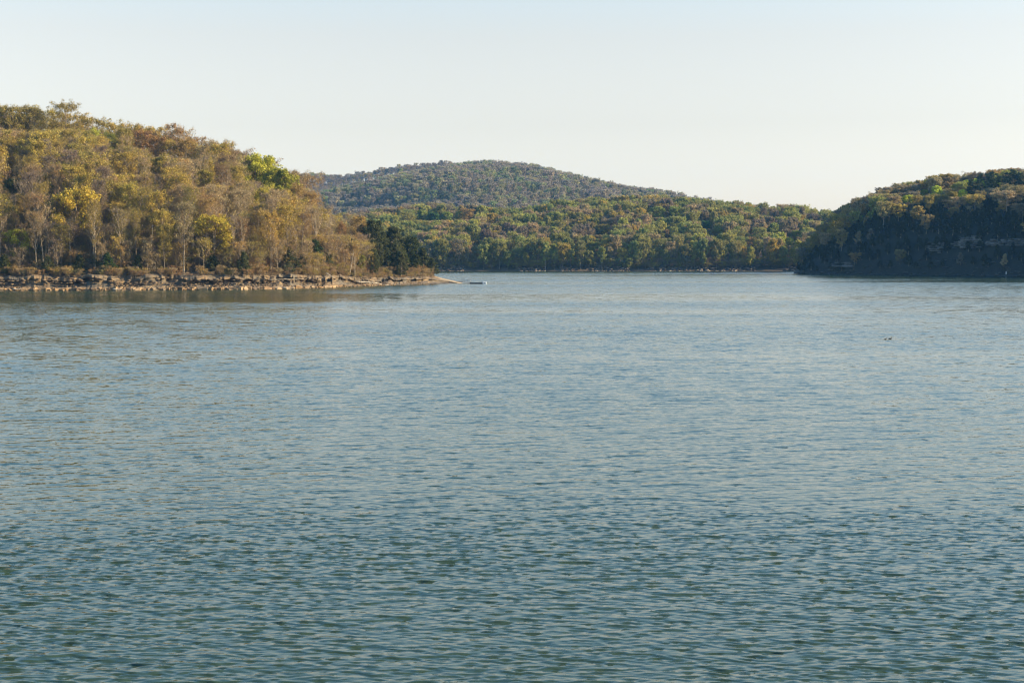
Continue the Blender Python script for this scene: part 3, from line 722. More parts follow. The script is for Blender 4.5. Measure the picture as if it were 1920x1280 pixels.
# px, top row, height, form, colour, width, label, short name used by neighbours
FEAT = [
 (130, 180, 29, 'tall0', 'olive', 1.0, 'tallest tree, long bare trunk and open olive crown standing above the left ridge', 'tall open-crowned ridge tree'),
 (138, 345, 22, 'leafy1', 'gold', 1.1, 'golden yellow round tree with dark trunk on the left slope, below the tallest ridge tree', 'golden tree on the slope'),
 (402, 395, 17.5, 'leafy2', 'gold', 1.2, 'golden yellow tree with a dark cedar at its foot, just above the clay bank', 'golden tree above the bank'),
 (38, 425, 11.5, 'leafy0', 'lime', 1.15, 'low yellow-green tree near the bank at the far left edge', 'low yellow-green tree'),
 (482, 283, 26, 'dense0', 'lime', 1.0, 'big round bright green tree standing out on the descending left ridge', 'big bright green ridge tree'),
 (524, 303, 24, 'dense1', (.30, .30, .035), .8, 'yellow-green broad tree leaning against the right side of the big bright green tree', 'broad yellow-green ridge tree'),
 (494, 342, 17, 'leafy3', 'yellow', .85, 'yellow tree with open crown directly below the big bright green ridge tree', 'yellow tree below it'),
 (328, 418, 10.5, 'leafy1', 'gold', .75, 'small narrow golden tree left of the larger golden tree above the bank', 'small golden tree'),
 (607, 383, 14, 'leafy0', 'gold', .72, 'bright golden tree near the descending tip of the left ridge', 'bright golden tree near the tip'),
 (270, 232, 22, 'haze4', 'russet', 1.1, 'russet brown tree breaking the skyline right of the tallest ridge tree', 'russet skyline tree'),
 (300, 246, 21, 'haze2', 'russet', 1.0, 'smaller russet tree on the skyline, between the russet and the bronze tree', 'smaller russet tree'),
 (350, 250, 22, 'haze3', 'bronze', 1.1, 'bronze tinted broad tree on the left skyline, halfway to the bright green tree', 'bronze skyline tree'),
 (238, 276, 21, 'haze4', 'ochre', 1.1, 'ochre yellow tree below the russet skyline tree on the left hill', 'ochre tree below the russet one'),
 (300, 284, 18, 'leafy3', (.30, .24, .045), .85, 'mustard coloured rounded tree on the upper left slope below the bronze tree', 'mustard tree'),
 (180, 214, 20, 'haze1', 'lime', .9, 'fresh green tree peeping over the ridge right of the tallest tree', 'fresh green ridge tree'),
 (215, 240, 19, 'haze3', (.22, .24, .04), .9, 'green-yellow tree on the ridge between the fresh green and russet trees', 'green-yellow ridge tree'),
 (380, 312, 17, 'leafy2', 'olive', .8, 'olive green tree in the brown trees left of the big bright green tree', 'olive green tree'),
 (583, 340, 21, 'haze2', 'bronze', .95, 'orange-brown tree on the skyline where the left ridge drops steeply', 'orange-brown skyline tree'),
 (556, 325, 21, 'haze3', 'bronze', .9, 'bronze tree on the skyline just right of the broad yellow-green tree', 'bronze tree on the drop'),
 (540, 372, 22, 'haze4', 'ochre', .95, 'ochre tree with several dark stems below the broad yellow-green tree', 'ochre many-stemmed tree'),
 (28, 190, 25, 'haze4', 'olive', 1.1, 'olive tinted tree on the skyline at the far left', 'olive skyline tree'),
 (72, 194, 25, 'haze3', (.24, .19, .045), 1.0, 'ochre-olive tree on the skyline just left of the tallest tree', 'ochre-olive skyline tree'),
 (671, 396, 19, 'haze2', 'bronze', .95, 'brown-orange tree beside the dark evergreens of the left point', 'brown-orange tree by the evergreens'),
 (640, 412, 13, 'haze1', 'russet', 1.0, 'reddish brown tree just behind the bright golden tree near the tip', 'reddish brown tree'),
 (703, 410, 17, 'ever0', 'cedar', .9, 'tallest dark evergreen, first of the evergreens on the left point', 'tallest dark evergreen'),
 (738, 416, 15, 'ever1', 'cedar', .95, 'broad dark evergreen in the middle of the left point', 'broad dark evergreen'),
 (768, 436, 12.5, 'ever0', (.05, .065, .02), .9, 'lighter olive evergreen right of the broad dark one on the point', 'lighter olive evergreen'),
 (795, 462, 9.5, 'cedar0', 'cedar', 1.2, 'outermost dark cedar, last tree on the left point above the beach', 'outermost dark cedar'),
 (724, 462, 9, 'cedar1', 'cedar', 1.3, 'low dark cedar under the tallest evergreen behind the timber pole', 'low dark cedar'),
 (778, 476, 7, 'cedar2', (.06, .07, .02), 1.3, 'small olive cedar in front of the last evergreens on the point', 'small olive cedar'),
 (810, 482, 7, 'cedar3', 'cedar', 1.3, 'small cedar leaning out over the beach at the very tip', 'small cedar at the tip'),
 (678, 474, 8, 'leafy2', (.25, .24, .04), .55, 'narrow yellow-green tree right behind the timber pole', 'narrow yellow-green tree'),
 (398, 468, 7, 'cedar2', 'cedar', 1.2, 'dark cedar at the foot of the golden tree above the bank', 'dark cedar under the golden tree'),
 (545, 460, 9, 'cedar1', 'cedar', 1.2, 'dark green cedar above the caves of the clay bank', 'cedar above the caves'),
 (592, 448, 10, 'cedar3', (.045, .07, .02), 1.2, 'tallest green cedar below the bright golden tree near the tip', 'cedar below the golden tip tree'),
 (566, 474, 6.5, 'cedar0', 'cedar', 1.2, 'short cedar between two taller cedars above the cave bank', 'short middle cedar'),
 (618, 466, 8, 'cedar2', 'cedar', 1.2, 'rounded dark cedar left of the timber pole above the bank', 'rounded dark cedar'),
 (456, 470, 7.5, 'cedar0', 'cedar', 1.2, 'dark cedar to the right of the golden tree above the bank', 'cedar right of the golden tree'),
 (150, 474, 6, 'cedar1', 'cedar', 1.3, 'small dark cedar under the golden tree on the slope', 'small slope cedar'),
 (90, 478, 6, 'cedar3', 'cedar', 1.2, 'small dark cedar right of the low yellow-green tree', 'small cedar by the yellow-green tree'),
 (206, 470, 7, 'cedar2', (.05, .08, .02), 1.2, 'green cedar above the left end of the ledge bank', 'green cedar'),
 (258, 476, 6, 'cedar0', 'cedar', 1.3, 'dark squat cedar left of the small golden tree', 'squat cedar'),
 (10, 478, 6.5, 'cedar1', 'cedar', 1.3, 'dark cedar cut by the left edge of the view', 'cedar at the left edge'),
 (310, 350, 12, 'cedar3', (.045, .06, .025), .9, 'lone dark evergreen high among the bare trees of the left slope', 'lone slope evergreen'),
 (100, 338, 12, 'leafy3', (.14, .19, .05), .8, 'soft green tree left above the golden tree on the slope', 'soft green tree'),
 (26, 330, 13, 'leafy1', (.10, .12, .035), .9, 'dark olive leafy tree halfway up at the left edge', 'dark olive tree'),
 (450, 345, 20, 'bare3', 'tan', 1.1, 'domed bare tan tree just left below the big bright green tree', 'domed tan tree'),
 (420, 300, 20, 'bare5', 'brown', 1.1, 'bare purple-brown tree on the skyline left of the big bright green tree', 'bare skyline tree'),
]
def claim(x, y, r): TAKEN.append((x, y, r))
def free(x, y, r): return all((x - a) ** 2 + (y - b) ** 2 > (r + c) ** 2 for a, b, c in TAKEN[-6000:])
COUNT = {}
for px, yt, h, pr, col, ws, lab, short in FEAT:
    x, y, z = scan_left(px, yt, h)
    add_tree(kname(pr), pr, x, y, z - .2, h, col, lab, 'trees on the left hill', ws, .05)
    claim(x, y, 1.6 if h < 10 else 2.6); MARKS['left'].append((px, yt + .4 * h / y * FPX, short)); ALLF.append((px, yt, max(7, .24 * h * ws / y * FPX) * (1.7 if pr[0] == 'm' else 1), (.62 if pr[0] != 'm' else .75) * h / y * FPX * (.8 if h > 7 else .6), y))

FEAT_R = [
 (1753, 347, 10, 'mleaf0', (.62, .68, .07), .95, 'large bright green crown alone on the upper bluff, left of the pines', 'large bright green crown'),
 (1698, 364, 9, 'mleaf1', (.62, .68, .07), .9, 'bright green crown lowest and furthest left on the bluff', 'leftmost bright green crown'),
 (1729, 354, 8, 'mleaf2', (.5, .58, .07), .8, 'small green crown between the two larger green ones on the bluff', 'small green crown'),
 (1782, 341, 8, 'mleaf3', (.62, .68, .07), .7, 'narrow bright green crown directly left of the dark pines', 'narrow green crown'),
 (1801, 354, 9, 'mleaf0', (.62, .68, .07), .85, 'bright green crown just under the dark pines of the bluff', 'green crown under the pines'),
 (1811, 364, 8, 'mleaf1', 'yellow', 1.0, 'yellow-green low crown beside the green crown under the pines', 'yellow-green low crown'),
 (1810, 325, 10, 'mleaf2', (.55, .58, .08), .8, 'yellow-green crown on the bluff skyline left of the pines', 'yellow-green skyline crown'),
 (1831, 327, 10, 'mleaf3', (.62, .68, .07), .8, 'green-yellow crown on the skyline touching the first pine', 'skyline crown by the first pine'),
 (1844, 338, 9, 'mleaf1', (.5, .55, .08), .6, 'narrow pale green crown between two dark pines', 'narrow pale crown'),
 (1868, 333, 11, 'mleaf2', (.5, .55, .08), .55, 'slim green tree between the pine pair and the big pine', 'slim green tree'),
 (1842, 324, 16, 'pine0', 'pine', .9, 'first dark pine from the left on the bluff skyline', 'first pine'),
 (1858, 322, 16, 'pine1', 'pine', .9, 'second dark pine on the bluff skyline, close beside the first', 'second pine'),
 (1892, 318, 18, 'pine0', 'pine', 1.1, 'tallest spreading dark pine on top of the bluff', 'tallest pine'),
 (1912, 324, 16, 'pine1', 'pine', .9, 'last dark pine at the right edge of the bluff skyline', 'last pine'),
 (1822, 336, 14, 'pine1', 'pine', .9, 'dark pine standing lower, under the yellow-green skyline crown', 'lower pine'),
 (1682, 381, 10, 'mleaf3', (.55, .42, .1), .9, 'ochre crown on the sunlit left shoulder of the bluff', 'ochre shoulder crown'),
 (1717, 384, 10, 'mleaf0', (.46, .34, .1), .9, 'orange-gold crown right of the ochre one on the bluff shoulder', 'orange-gold crown'),
 (1884, 352, 14, 'mbare3', (.5, .38, .2), 1.35, 'wide tan crowned tree below the tallest pine', 'wide tan tree'),
 (1878, 372, 8, 'mleaf2', (.55, .42, .1), .8, 'small ochre crown in front of the wide tan tree', 'small ochre crown'),
 (1795, 366, 10, 'mbare1', (.5, .38, .2), 1.3, 'broad pale tan tree in the middle of the bluff top', 'broad pale tan tree'),
 (1825, 362, 10, 'mbare2', (.55, .42, .1), 1.3, 'yellow-tan tree right of the broad pale tan tree', 'yellow-tan tree'),
 (1775, 373, 8, 'mbare0', (.42, .3, .13), 1.2, 'pinkish brown tree left of the broad pale tan tree', 'pinkish brown tree'),
 (1655, 342, 13, 'mbare1', (.42, .3, .13), 1.0, 'bronze tree on the rounded left skyline of the bluff', 'bronze bluff tree'),
 (1700, 336, 13, 'mbare2', (.5, .38, .2), 1.1, 'pale bare tree on the bluff skyline above the leftmost green crown', 'pale bare skyline tree'),
 (1680, 340, 13, 'mbare3', (.42, .3, .13), 1.0, 'bare brown tree on the skyline between the bronze and pale trees', 'bare brown skyline tree'),
]
for px, yt, h, pr, col, ws, lab, short in FEAT_R:
    x, y, z = scan_hill(right, px, yt, h, .2); ws *= 1.5
    add_tree(kname(pr), pr, x, y, z - .2, h, col, lab, 'trees on the right bluff', ws, .05)
    claim(x, y, 2.2); MARKS['right'].append((px, yt + .4 * h / y * FPX, short)); ALLF.append((px, yt, max(7, .24 * h * ws / y * FPX) * (1.7 if pr[0] == 'm' else 1), (.62 if pr[0] != 'm' else .75) * h / y * FPX * (.8 if h > 7 else .6), y))
FEAT_M = [
 (793, 392, 17, 'mleaf0', 'green', 1.0, 'first of three fresh green crowns in a row on top of the middle wood', 'first green crown of the row'),
 (815, 396, 15, 'mleaf1', (.07, .14, .03), 1.0, 'darker green crown in the middle of the row of three', 'darker green crown'),
 (838, 394, 16, 'mleaf2', 'green', 1.0, 'third fresh green crown in the row, nearest the bare orange tree', 'third green crown'),
 (876, 388, 19, 'mbare0', 'bronze', 1.1, 'bare orange-brown tree rising above the middle wood left of centre', 'bare orange-brown tree'),
 (920, 398, 17, 'mleaf3', 'ochre', .9, 'ochre tree on the edge of the middle wood under the dome hill', 'ochre edge tree'),
 (1322, 412, 13, 'mleaf1', (.08, .17, .035), .9, 'round vivid green crown in the right part of the middle wood', 'round vivid green crown'),
 (1232, 384, 18, 'mleaf2', 'green', 1.0, 'fresh green tree at the top edge of the middle wood', 'green top-edge tree'),
 (1265, 385, 17, 'mleaf3', 'green', .9, 'second fresh green tree along the top edge, further right', 'second top-edge tree'),
 (1450, 415, 16, 'mleaf0', 'green', 1.1, 'broad green crown near the right end of the middle wood', 'broad green crown'),
 (1488, 430, 15, 'mleaf1', 'green', .9, 'fresh green crown above the bluff point at the right end', 'green crown near the bluff'),
 (1478, 442, 13, 'mleaf2', 'lime', .8, 'yellow-green crown slightly below the fresh green one near the bluff', 'yellow-green crown near the bluff'),
 (1405, 442, 14, 'mleaf3', (.34, .22, .09), .8, 'peach coloured round crown in the right half of the middle wood', 'peach coloured crown'),
 (1247, 428, 14, 'mleaf0', (.32, .22, .10), .8, 'pinkish tan crown halfway up the middle wood', 'pinkish tan crown'),
 (1340, 426, 13, 'mleaf2', 'ochre', .75, 'small golden-brown crown right of the vivid green one', 'small golden-brown crown'),
 (1130, 418, 16, 'mleaf1', 'olive', 1.0, 'big olive crown in the centre of the middle wood', 'big olive crown'),
 (1167, 463, 13, 'mleaf3', 'gold', .75, 'golden tree low on the middle shore, beyond the open water', 'golden tree by the middle shore'),
 (986, 474, 11, 'mleaf0', 'yellow', .6, 'slim yellow tree near the middle shore right of the dock', 'slim yellow shore tree'),
 (892, 440, 14, 'mleaf2', 'ochre', .9, 'ochre-gold crown above the dock in the middle wood', 'ochre-gold crown above the dock'),
 (1430, 384, 17, 'mbare1', 'grey', .7, 'thin bare tree sticking out of the skyline, left of the wide pair', 'thin bare skyline tree'),
 (1452, 388, 16, 'mbare3', 'grey', .9, 'bare grey tree in the gap of the skyline between thin and wide ones', 'bare grey skyline tree'),
 (1521, 394, 16, 'mbare2', 'grey', 1.1, 'wide bare grey tree on the skyline close to the bluff', 'wide bare grey tree'),
 (1532, 397, 15, 'mbare0', 'grey', 1.0, 'last bare tree on the middle skyline beside the bluff', 'last bare skyline tree'),
]
for px, yt, h, pr, col, ws, lab, short in FEAT_M:
    x, y, z = scan_hill(mid, px, yt, h, .03); ws *= 1.2
    add_tree(kname(pr), pr, x, y, z - .2, h, col, lab, 'trees of the middle wood', ws, .05)
    claim(x, y, 3.0); MARKS['mid'].append((px, yt + .4 * h / y * FPX, short)); ALLF.append((px, yt, max(7, .24 * h * ws / y * FPX) * (1.7 if pr[0] == 'm' else 1), (.62 if pr[0] != 'm' else .75) * h / y * FPX * (.8 if h > 7 else .6), y))

FILL = []        # trees without a story of their own: (hill, kind, proto, x, y, z, h, colour, ws, px, py, phrase)
WOODS_L = []     # left trees that nobody sees singly
def lpick(px, f):
    """kind and colour on the left hill: px column, f = 0 at the bank .. 1 at the ridge"""
    r = rnd.random()
    if f > .55 and px < 230:  tab = [(.38, 'haze', 'olive'), (.6, 'haze', 'ochre'), (.75, 'bare', 'tan'), (1, 'bare', 'olive')]
    elif px < 230: tab = [(.28, 'haze', 'olive'), (.5, 'bare', 'olive'), (.68, 'bare', 'brown'), (.8, 'bare', 'grey'), (1, 'haze', 'ochre')]
    elif px < 340: tab = [(.3, 'haze', 'ochre'), (.48, 'bare', 'tan'), (.72, 'bare', 'olive'), (.86, 'bare', 'brown'), (1, 'haze', 'olive')]
    elif px < 470: tab = [(.3, 'bare', 'brown'), (.52, 'bare', 'tan'), (.66, 'bare', 'bronze'), (.74, 'bare', 'russet'), (.86, 'haze', 'ochre'), (1, 'bare', 'olive')]
    elif px < 640: tab = [(.26, 'bare', 'bronze'), (.44, 'bare', 'brown'), (.64, 'haze', 'bronze'), (.84, 'haze', 'ochre'), (1, 'bare', 'tan')]
    elif px < 690: tab = [(.4, 'bare', 'brown'), (.7, 'bare', 'bronze'), (1, 'ever', 'cedar')]
    else: tab = [(.75, 'ever', 'cedar'), (1, 'cedar', 'cedar')]
    for p, k, c in tab:
        if r <= p: break
    return k, c
NV = dict(bare=6, haze=5, leafy=4, cedar=4, ever=2, sap=3, mleaf=4, mbare=4, mcedar=2)
tries = 0
cand = []
while tries < 7000:
    tries += 1
    px = rnd.uniform(-420, 806); Ds = float(smooth_interp(px, SH_L, 8)); Dr = float(smooth_interp(px, RI_L))
    d = rnd.uniform(9.5 if px < 640 else 8, Dr - Ds + 45)
    x, y, z = (float(v) for v in left_pos(px, d))
    r = 2.35 if d < Dr - Ds else 2.8
    if z < 1.6 or not free(x, y, r): continue
    claim(x, y, r); cand.append((px, d, d / (Dr - Ds), x, y, z))
for px, d, f, x, y, z in cand:
    k, c = lpick(px, f)
    Hm = float(interp(px, HT_L))
    h = (rnd.uniform(16.5, 25) if f < .7 else rnd.uniform(18, 25)) if px < 590 else rnd.uniform(11, 16)
    if k in ('ever', 'cedar'): h = rnd.uniform(10, 15) * (1 if px < 750 else .75)
    h0 = h; h = hide_less(px, y, h, z)
    if h < 9 or h < .55 * h0: continue
    inframe = -16 < px < 812 and f < 1.04
    FILL.append(['left', k, f'{k}{rnd.randrange(NV[k])}', x, y, z, h, c, rnd.uniform(.66, .93), px, to_px(x, y, z + h * .7)[1], inframe, f])
# visible share: columns of the picture are walked from the front; trees whose upper half stays hidden behind many others join the mass
occ = {}
FILL.sort(key=lambda q: q[4])
for q in FILL:
    if not q[11]: continue
    px, y, z, h = q[9], q[4], q[5], q[6]; top = to_px(q[3], y, z + h)[1]; bot = to_px(q[3], y, z + h * .35)[1]
    w = max(1, int(.15 * h / y * FPX)); n = vis = 0
    for cx in range(int(px - w), int(px + w) + 1, 3):
        for cy in range(int(top), int(bot), 4):
            kx = (cx // 3, cy // 4); n += 1; vis += occ.get(kx, 0) < 2; occ[kx] = occ.get(kx, 0) + 1
    q.append(vis / max(1, n))
keep = [q for q in FILL if q[11] and q[13] > .2]
keep.sort(key=lambda q: -(q[13] * q[6] * q[6]))
keep = keep[:225]; ids = {id(q) for q in keep}
for q in FILL:
    if id(q) not in ids: WOODS_L.append(q)
def kfill(hill, hobj, n, pxr, tr, rad, zmin, picker, hr, group):
    out = []; t_ = 0
    while len(out) < n and t_ < 20000:
        t_ += 1
        px = rnd.uniform(*pxr); t = rnd.uniform(*tr); x, y, z = (float(v) for v in hobj.pos(px, t))
        if z < zmin or not free(x, y, rad): continue
        claim(x, y, rad); k, c = picker(px, t); h = hide_less(px, y, rnd.uniform(*hr), z)
        if h < 5: continue
        out.append([hill, k, f'{k}{rnd.randrange(NV[k])}', x, y, z, h, c, rnd.uniform(.75, 1.05), px, to_px(x, y, z + h * .7)[1], True, t])
    return out
def mpick(px, t):
    r = rnd.random()
    for p, k, c in [(.2, 'mleaf', 'olive'), (.32, 'mleaf', 'ochre'), (.42, 'mleaf', 'green'), (.5, 'mleaf', 'yellow'), (.62, 'mbare', 'tan'), (.80, 'mbare', 'brown'), (.9, 'mbare', 'bronze'), (1, 'mleaf', 'tan')]:
        if r <= p: return k, c
FM = kfill('mid', mid, 48, (840, 1495), (.035, .2), 3.4, 1.2, mpick, (12, 17), '')
PHR = {('bare', 'grey'): 'bare grey tree', ('bare', 'brown'): 'bare brown tree', ('bare', 'bronze'): 'bare bronze-budded tree', ('bare', 'olive'): 'slender olive-budded tree', ('bare', 'tan'): 'bare tan tree',
       ('bare', 'russet'): 'bare reddish tree', ('haze', 'olive'): 'olive budding tree', ('haze', 'ochre'): 'ochre budding tree', ('haze', 'bronze'): 'orange-brown budding tree',
       ('ever', 'cedar'): 'dark evergreen', ('cedar', 'cedar'): 'dark cedar', ('mleaf', 'olive'): 'olive crown', ('mleaf', 'ochre'): 'ochre crown', ('mleaf', 'green'): 'green crown',
       ('mleaf', 'yellow'): 'yellow-green crown', ('mleaf', 'tan'): 'peach-tan crown', ('mbare', 'tan'): 'bare tan tree', ('mbare', 'brown'): 'bare brown tree', ('mbare', 'bronze'): 'bare bronze tree'}
ORD = ['closest', 'second', 'third', 'fourth', 'fifth', 'sixth', 'seventh', 'eighth', 'ninth', 'tenth', 'eleventh', 'twelfth']
bins = {}
for q in keep + FM:
    px, py = q[9], q[10]
    m = min(MARKS[q[0]], key=lambda a: math.hypot(px - a[0], py - a[1])); dx, dy = px - m[0], py - m[1]
    side = ('right of' if dx > 0 else 'left of') if abs(dx) > abs(dy) else ('downhill of' if dy > 0 else 'uphill of')
    bins.setdefault((q[0], PHR[(q[1], q[7])], side, m[2]), []).append((math.hypot(dx, dy), q))
for (hl, ph, side, short), lst in bins.items():
    lst.sort(key=lambda a: a[0])
    for i, (_, q) in enumerate(lst):
        lab = f'{ORD[i]} {ph} {side} the {short}' if len(lst) > 1 else f'{ph} {side} the {short}'
        add_tree(kname(q[2]), q[2], q[3], q[4], q[5] - .3, q[6], q[7], lab, 'trees on the left hill' if hl == 'left' else 'trees of the middle wood', q[8])
        COUNT[lab] = COUNT.get(lab, 0) + 1
assert max(COUNT.values()) == 1

# ------------------------------------------------------------------ woods that read as one mass (geometry nodes over points)
def scatter(name, protos, P, rot, scl, tints, pid, kind='stuff'):
    coll = bpy.data.collections.new(name + '_source')
    for i, k in enumerate(protos):
        o = bpy.data.objects.new(f'{name}_source_{i:02d}', PROTO[k]); coll.objects.link(o)
    me = bpy.data.meshes.new(name); me.vertices.add(len(P)); me.vertices.foreach_set('co', np.asarray(P, dtype=np.float32).ravel())
    a = me.attributes.new('rotz', 'FLOAT', 'POINT'); a.data.foreach_set('value', np.asarray(rot, dtype=np.float32))
    a = me.attributes.new('scl', 'FLOAT_VECTOR', 'POINT'); a.data.foreach_set('vector', np.asarray(scl, dtype=np.float32).ravel())
    a = me.attributes.new('tint', 'FLOAT_COLOR', 'POINT'); a.data.foreach_set('color', np.asarray(tints, dtype=np.float32).ravel())
    a = me.attributes.new('pid', 'INT', 'POINT'); a.data.foreach_set('value', np.asarray(pid, dtype=np.int32))
    o = link(name, me)
    ng = bpy.data.node_groups.new(name, 'GeometryNodeTree')
    ng.interface.new_socket('Geometry', in_out='INPUT', socket_type='NodeSocketGeometry'); ng.interface.new_socket('Geometry', in_out='OUTPUT', socket_type='NodeSocketGeometry')
    n, l = ng.nodes, ng.links
    gi, go = n.new('NodeGroupInput'), n.new('NodeGroupOutput')
    ci = n.new('GeometryNodeCollectionInfo'); ci.inputs['Collection'].default_value = coll; ci.inputs['Separate Children'].default_value = True; ci.inputs['Reset Children'].default_value = True
    ip = n.new('GeometryNodeInstanceOnPoints'); ip.inputs['Pick Instance'].default_value = True
    def at(nm, t):
        q = n.new('GeometryNodeInputNamedAttribute'); q.data_type = t; q.inputs['Name'].default_value = nm
        return next(s for s in q.outputs if s.enabled and s.name == 'Attribute')
    cx = n.new('ShaderNodeCombineXYZ'); l.new(at('rotz', 'FLOAT'), cx.inputs['Z'])
    er = n.new('FunctionNodeEulerToRotation'); l.new(cx.outputs[0], er.inputs[0])
    l.new(gi.outputs[0], ip.inputs['Points']); l.new(ci.outputs[0], ip.inputs['Instance'])
    l.new(at('pid', 'INT'), ip.inputs['Instance Index']); l.new(er.outputs[0], ip.inputs['Rotation']); l.new(at('scl', 'FLOAT_VECTOR'), ip.inputs['Scale'])
    l.new(ip.outputs[0], go.inputs[0])
    md = o.modifiers.new('woods', 'NODES'); md.node_group = ng
    tag(o, kind=kind)
    return o
rg = np.random.default_rng(5)
def tints_of(cols, n, v=.14, w=None):
    c = np.array([COLS[k] if isinstance(k, str) else k for k in cols]); i = rg.choice(len(cols), n, p=w)
    t = c[i] * (1 + rg.uniform(-v, v, (n, 1))) * (1 + rg.uniform(-.05, .05, (n, 3)))
    return np.column_stack([t, np.ones(n)]), i
def scl_of(h, w, H): return np.column_stack([h / H * w, h / H * w, h / H])

# left hill: the trees behind the front ones and outside the frame
prs = ['near_b0', 'near_b1', 'near_b2', 'near_h0', 'near_h1', 'near_h2', 'wood_c0', 'wood_c1']
P, R, S, T, I = [], [], [], [], []
for q in WOODS_L:
    k = q[1]; P.append((q[3], q[4], q[5] - .3)); R.append(rnd.uniform(0, 6.28)); s = q[6] / 20.0
    S.append((s, s, s)); T.append(tint(COLS[q[7]])); I.append(rnd.randrange(3) + (3 if k == 'haze' else 0) if k in ('bare', 'haze') else 6 + rnd.randrange(2))
scatter('woods', prs, P, R, S, T, I)
# undergrowth on the left hill: brush and saplings
n = 6200
px = rg.uniform(-420, 812, n); Ds = smooth_interp(px, SH_L, 8); Dr = smooth_interp(px, RI_L)
d = 7.4 + rg.uniform(0, 1, n) ** 1.6 * (Dr - Ds + 8); X, Y, Z = left_pos(px, d)
Z = np.where(d < BANKW, Z - .3, Z)
ok = (Z > 1.9) & ((d > 9) | (rg.uniform(0, 1, n) < .6)); X, Y, Z, d, px = X[ok], Y[ok], Z[ok], d[ok], px[ok]; n = len(X)
s = rg.uniform(.35, 1.05, n) * np.where(d < 13, .6, 1) * np.where(px > 690, .55, 1)
t, _ = tints_of(['brown', 'tan', 'bronze', 'olive', (.07, .09, .03), 'russet'], n, .2, [.3, .2, .16, .14, .1, .1])
scatter('undergrowth', ['brush_0', 'brush_1', 'brush_2'], np.column_stack([X, Y, Z - .1]), rg.uniform(0, 6.28, n), np.column_stack([s, s, s * rg.uniform(.6, 1.2, n)]), t, rg.integers(0, 3, n))

# slender young trees that close the gaps between the trunks
n = 1500; px = rg.uniform(-420, 690, n); Ds = smooth_interp(px, SH_L, 8); Dr = smooth_interp(px, RI_L)
d = 10.5 + rg.uniform(0, 1, n) ** 1.2 * (Dr - Ds + 4); X, Y, Z = left_pos(px, d); s = rg.uniform(.55, 1.25, n)
s = np.array([hide_less(a, b_, c_ * 9, e_) / 9 for a, b_, c_, e_ in zip(px, Y, s, Z)]); k = s > .35; X, Y, Z, s = X[k], Y[k], Z[k], s[k]; n = len(X)
t, _ = tints_of(['brown', 'tan', 'bronze', 'olive', 'ochre', 'grey'], n, .2, [.2, .2, .12, .22, .12, .14])
scatter('undergrowth', ['young_0', 'young_1', 'young_2', 'young_3'], np.column_stack([X, Y, Z - .1]), rg.uniform(0, 6.28, n), np.column_stack([s, s, s]), t, rg.integers(0, 4, n))

n = 700; px = rg.uniform(-300, 660, n); Ds = smooth_interp(px, SH_L, 8); Dr = smooth_interp(px, RI_L)
d = 11 + rg.uniform(0, 1, n) * (Dr - Ds - 12); X, Y, Z = left_pos(px, d); s = rg.uniform(.75, 1.2, n)
s = np.array([hide_less(a, b_, c_ * 16, e_) / 16 for a, b_, c_, e_ in zip(px, Y, s, Z)]); k = s > .5; X, Y, Z, s = X[k], Y[k], Z[k], s[k]; n = len(X)
t, _ = tints_of(['brown', 'tan', 'olive', 'grey'], n, .2)
scatter('woods', ['pole_0', 'pole_1', 'pole_2'], np.column_stack([X, Y, Z - .3]), rg.uniform(0, 6.28, n), np.column_stack([s, s, s]), t, rg.integers(0, 3, n))

def forest(name, hill, n, pxr, tr, prs, pw, cols, cw, h, rad, zmin, bare_from=None, wj=(.85, 1.2)):
    """dart throwing on a hash grid, then one cloud of instances"""
    px = rg.uniform(*pxr, n * 3); t = rg.uniform(*tr, n * 3); X, Y, Z = hill.pos(px, t)
    grid = {}; keepi = []
    for a, b, r_ in TAKEN: grid.setdefault((int(a // rad), int(b // rad)), []).append((a, b))
    for i in range(len(X)):
        if Z[i] < zmin: continue
        gx, gy = int(X[i] // rad), int(Y[i] // rad); okk = True
        for u in (-1, 0, 1):
            for v in (-1, 0, 1):
                for a, b in grid.get((gx + u, gy + v), ()):
                    if (a - X[i]) ** 2 + (b - Y[i]) ** 2 < rad * rad: okk = False; break
                if not okk: break
            if not okk: break
        if okk:
            grid.setdefault((gx, gy), []).append((X[i], Y[i])); keepi.append(i)
            if len(keepi) >= n: break
    k = np.array(keepi); m = len(k)
    X, Y, Z, px, t = X[k], Y[k], Z[k], px[k], t[k]
    c = np.array([COLS[a] if isinstance(a, str) else a for a in cols]); cw = np.array(cw, float)
    pid = rg.choice(len(prs), m, p=np.array(pw, float) / sum(pw))
    patch = vnoise(X / (rad * 7), Y / (rad * 7), 77)       # species grow in patches
    u = np.clip(patch * .5 + rg.uniform(0, 1, m) * .5, 0, .999)
    order = np.argsort(np.argsort(u)) / m
    ci = np.searchsorted(np.cumsum(cw / cw.sum()), order).clip(0, len(cols) - 1)
    T = c[ci] * (1 + rg.uniform(-.13, .13, (m, 1))) * (1 + rg.uniform(-.05, .05, (m, 3)))
    hh = rg.uniform(*h, m); w = rg.uniform(*wj, m)
    return px, t, X, Y, Z, hh, w, T, pid, ci

def put(name, prs, f, H=17.0):
    px, t, X, Y, Z, hh, w, T, pid, ci = f
    hh = np.array([hide_less(a, b, c, d) for a, b, c, d in zip(px, Y, hh, Z)]); k = hh > 3.5
    px, t, X, Y, Z, hh, w, T, pid = px[k], t[k], X[k], Y[k], Z[k], hh[k], w[k], T[k], pid[k]
    w = w * np.clip(11 / hh, 1, 1.4)
    return scatter(name, prs, np.column_stack([X, Y, Z - .3]), rg.uniform(0, 6.28, len(X)), scl_of(hh, w, H), np.column_stack([T, np.ones(len(X))]), pid)

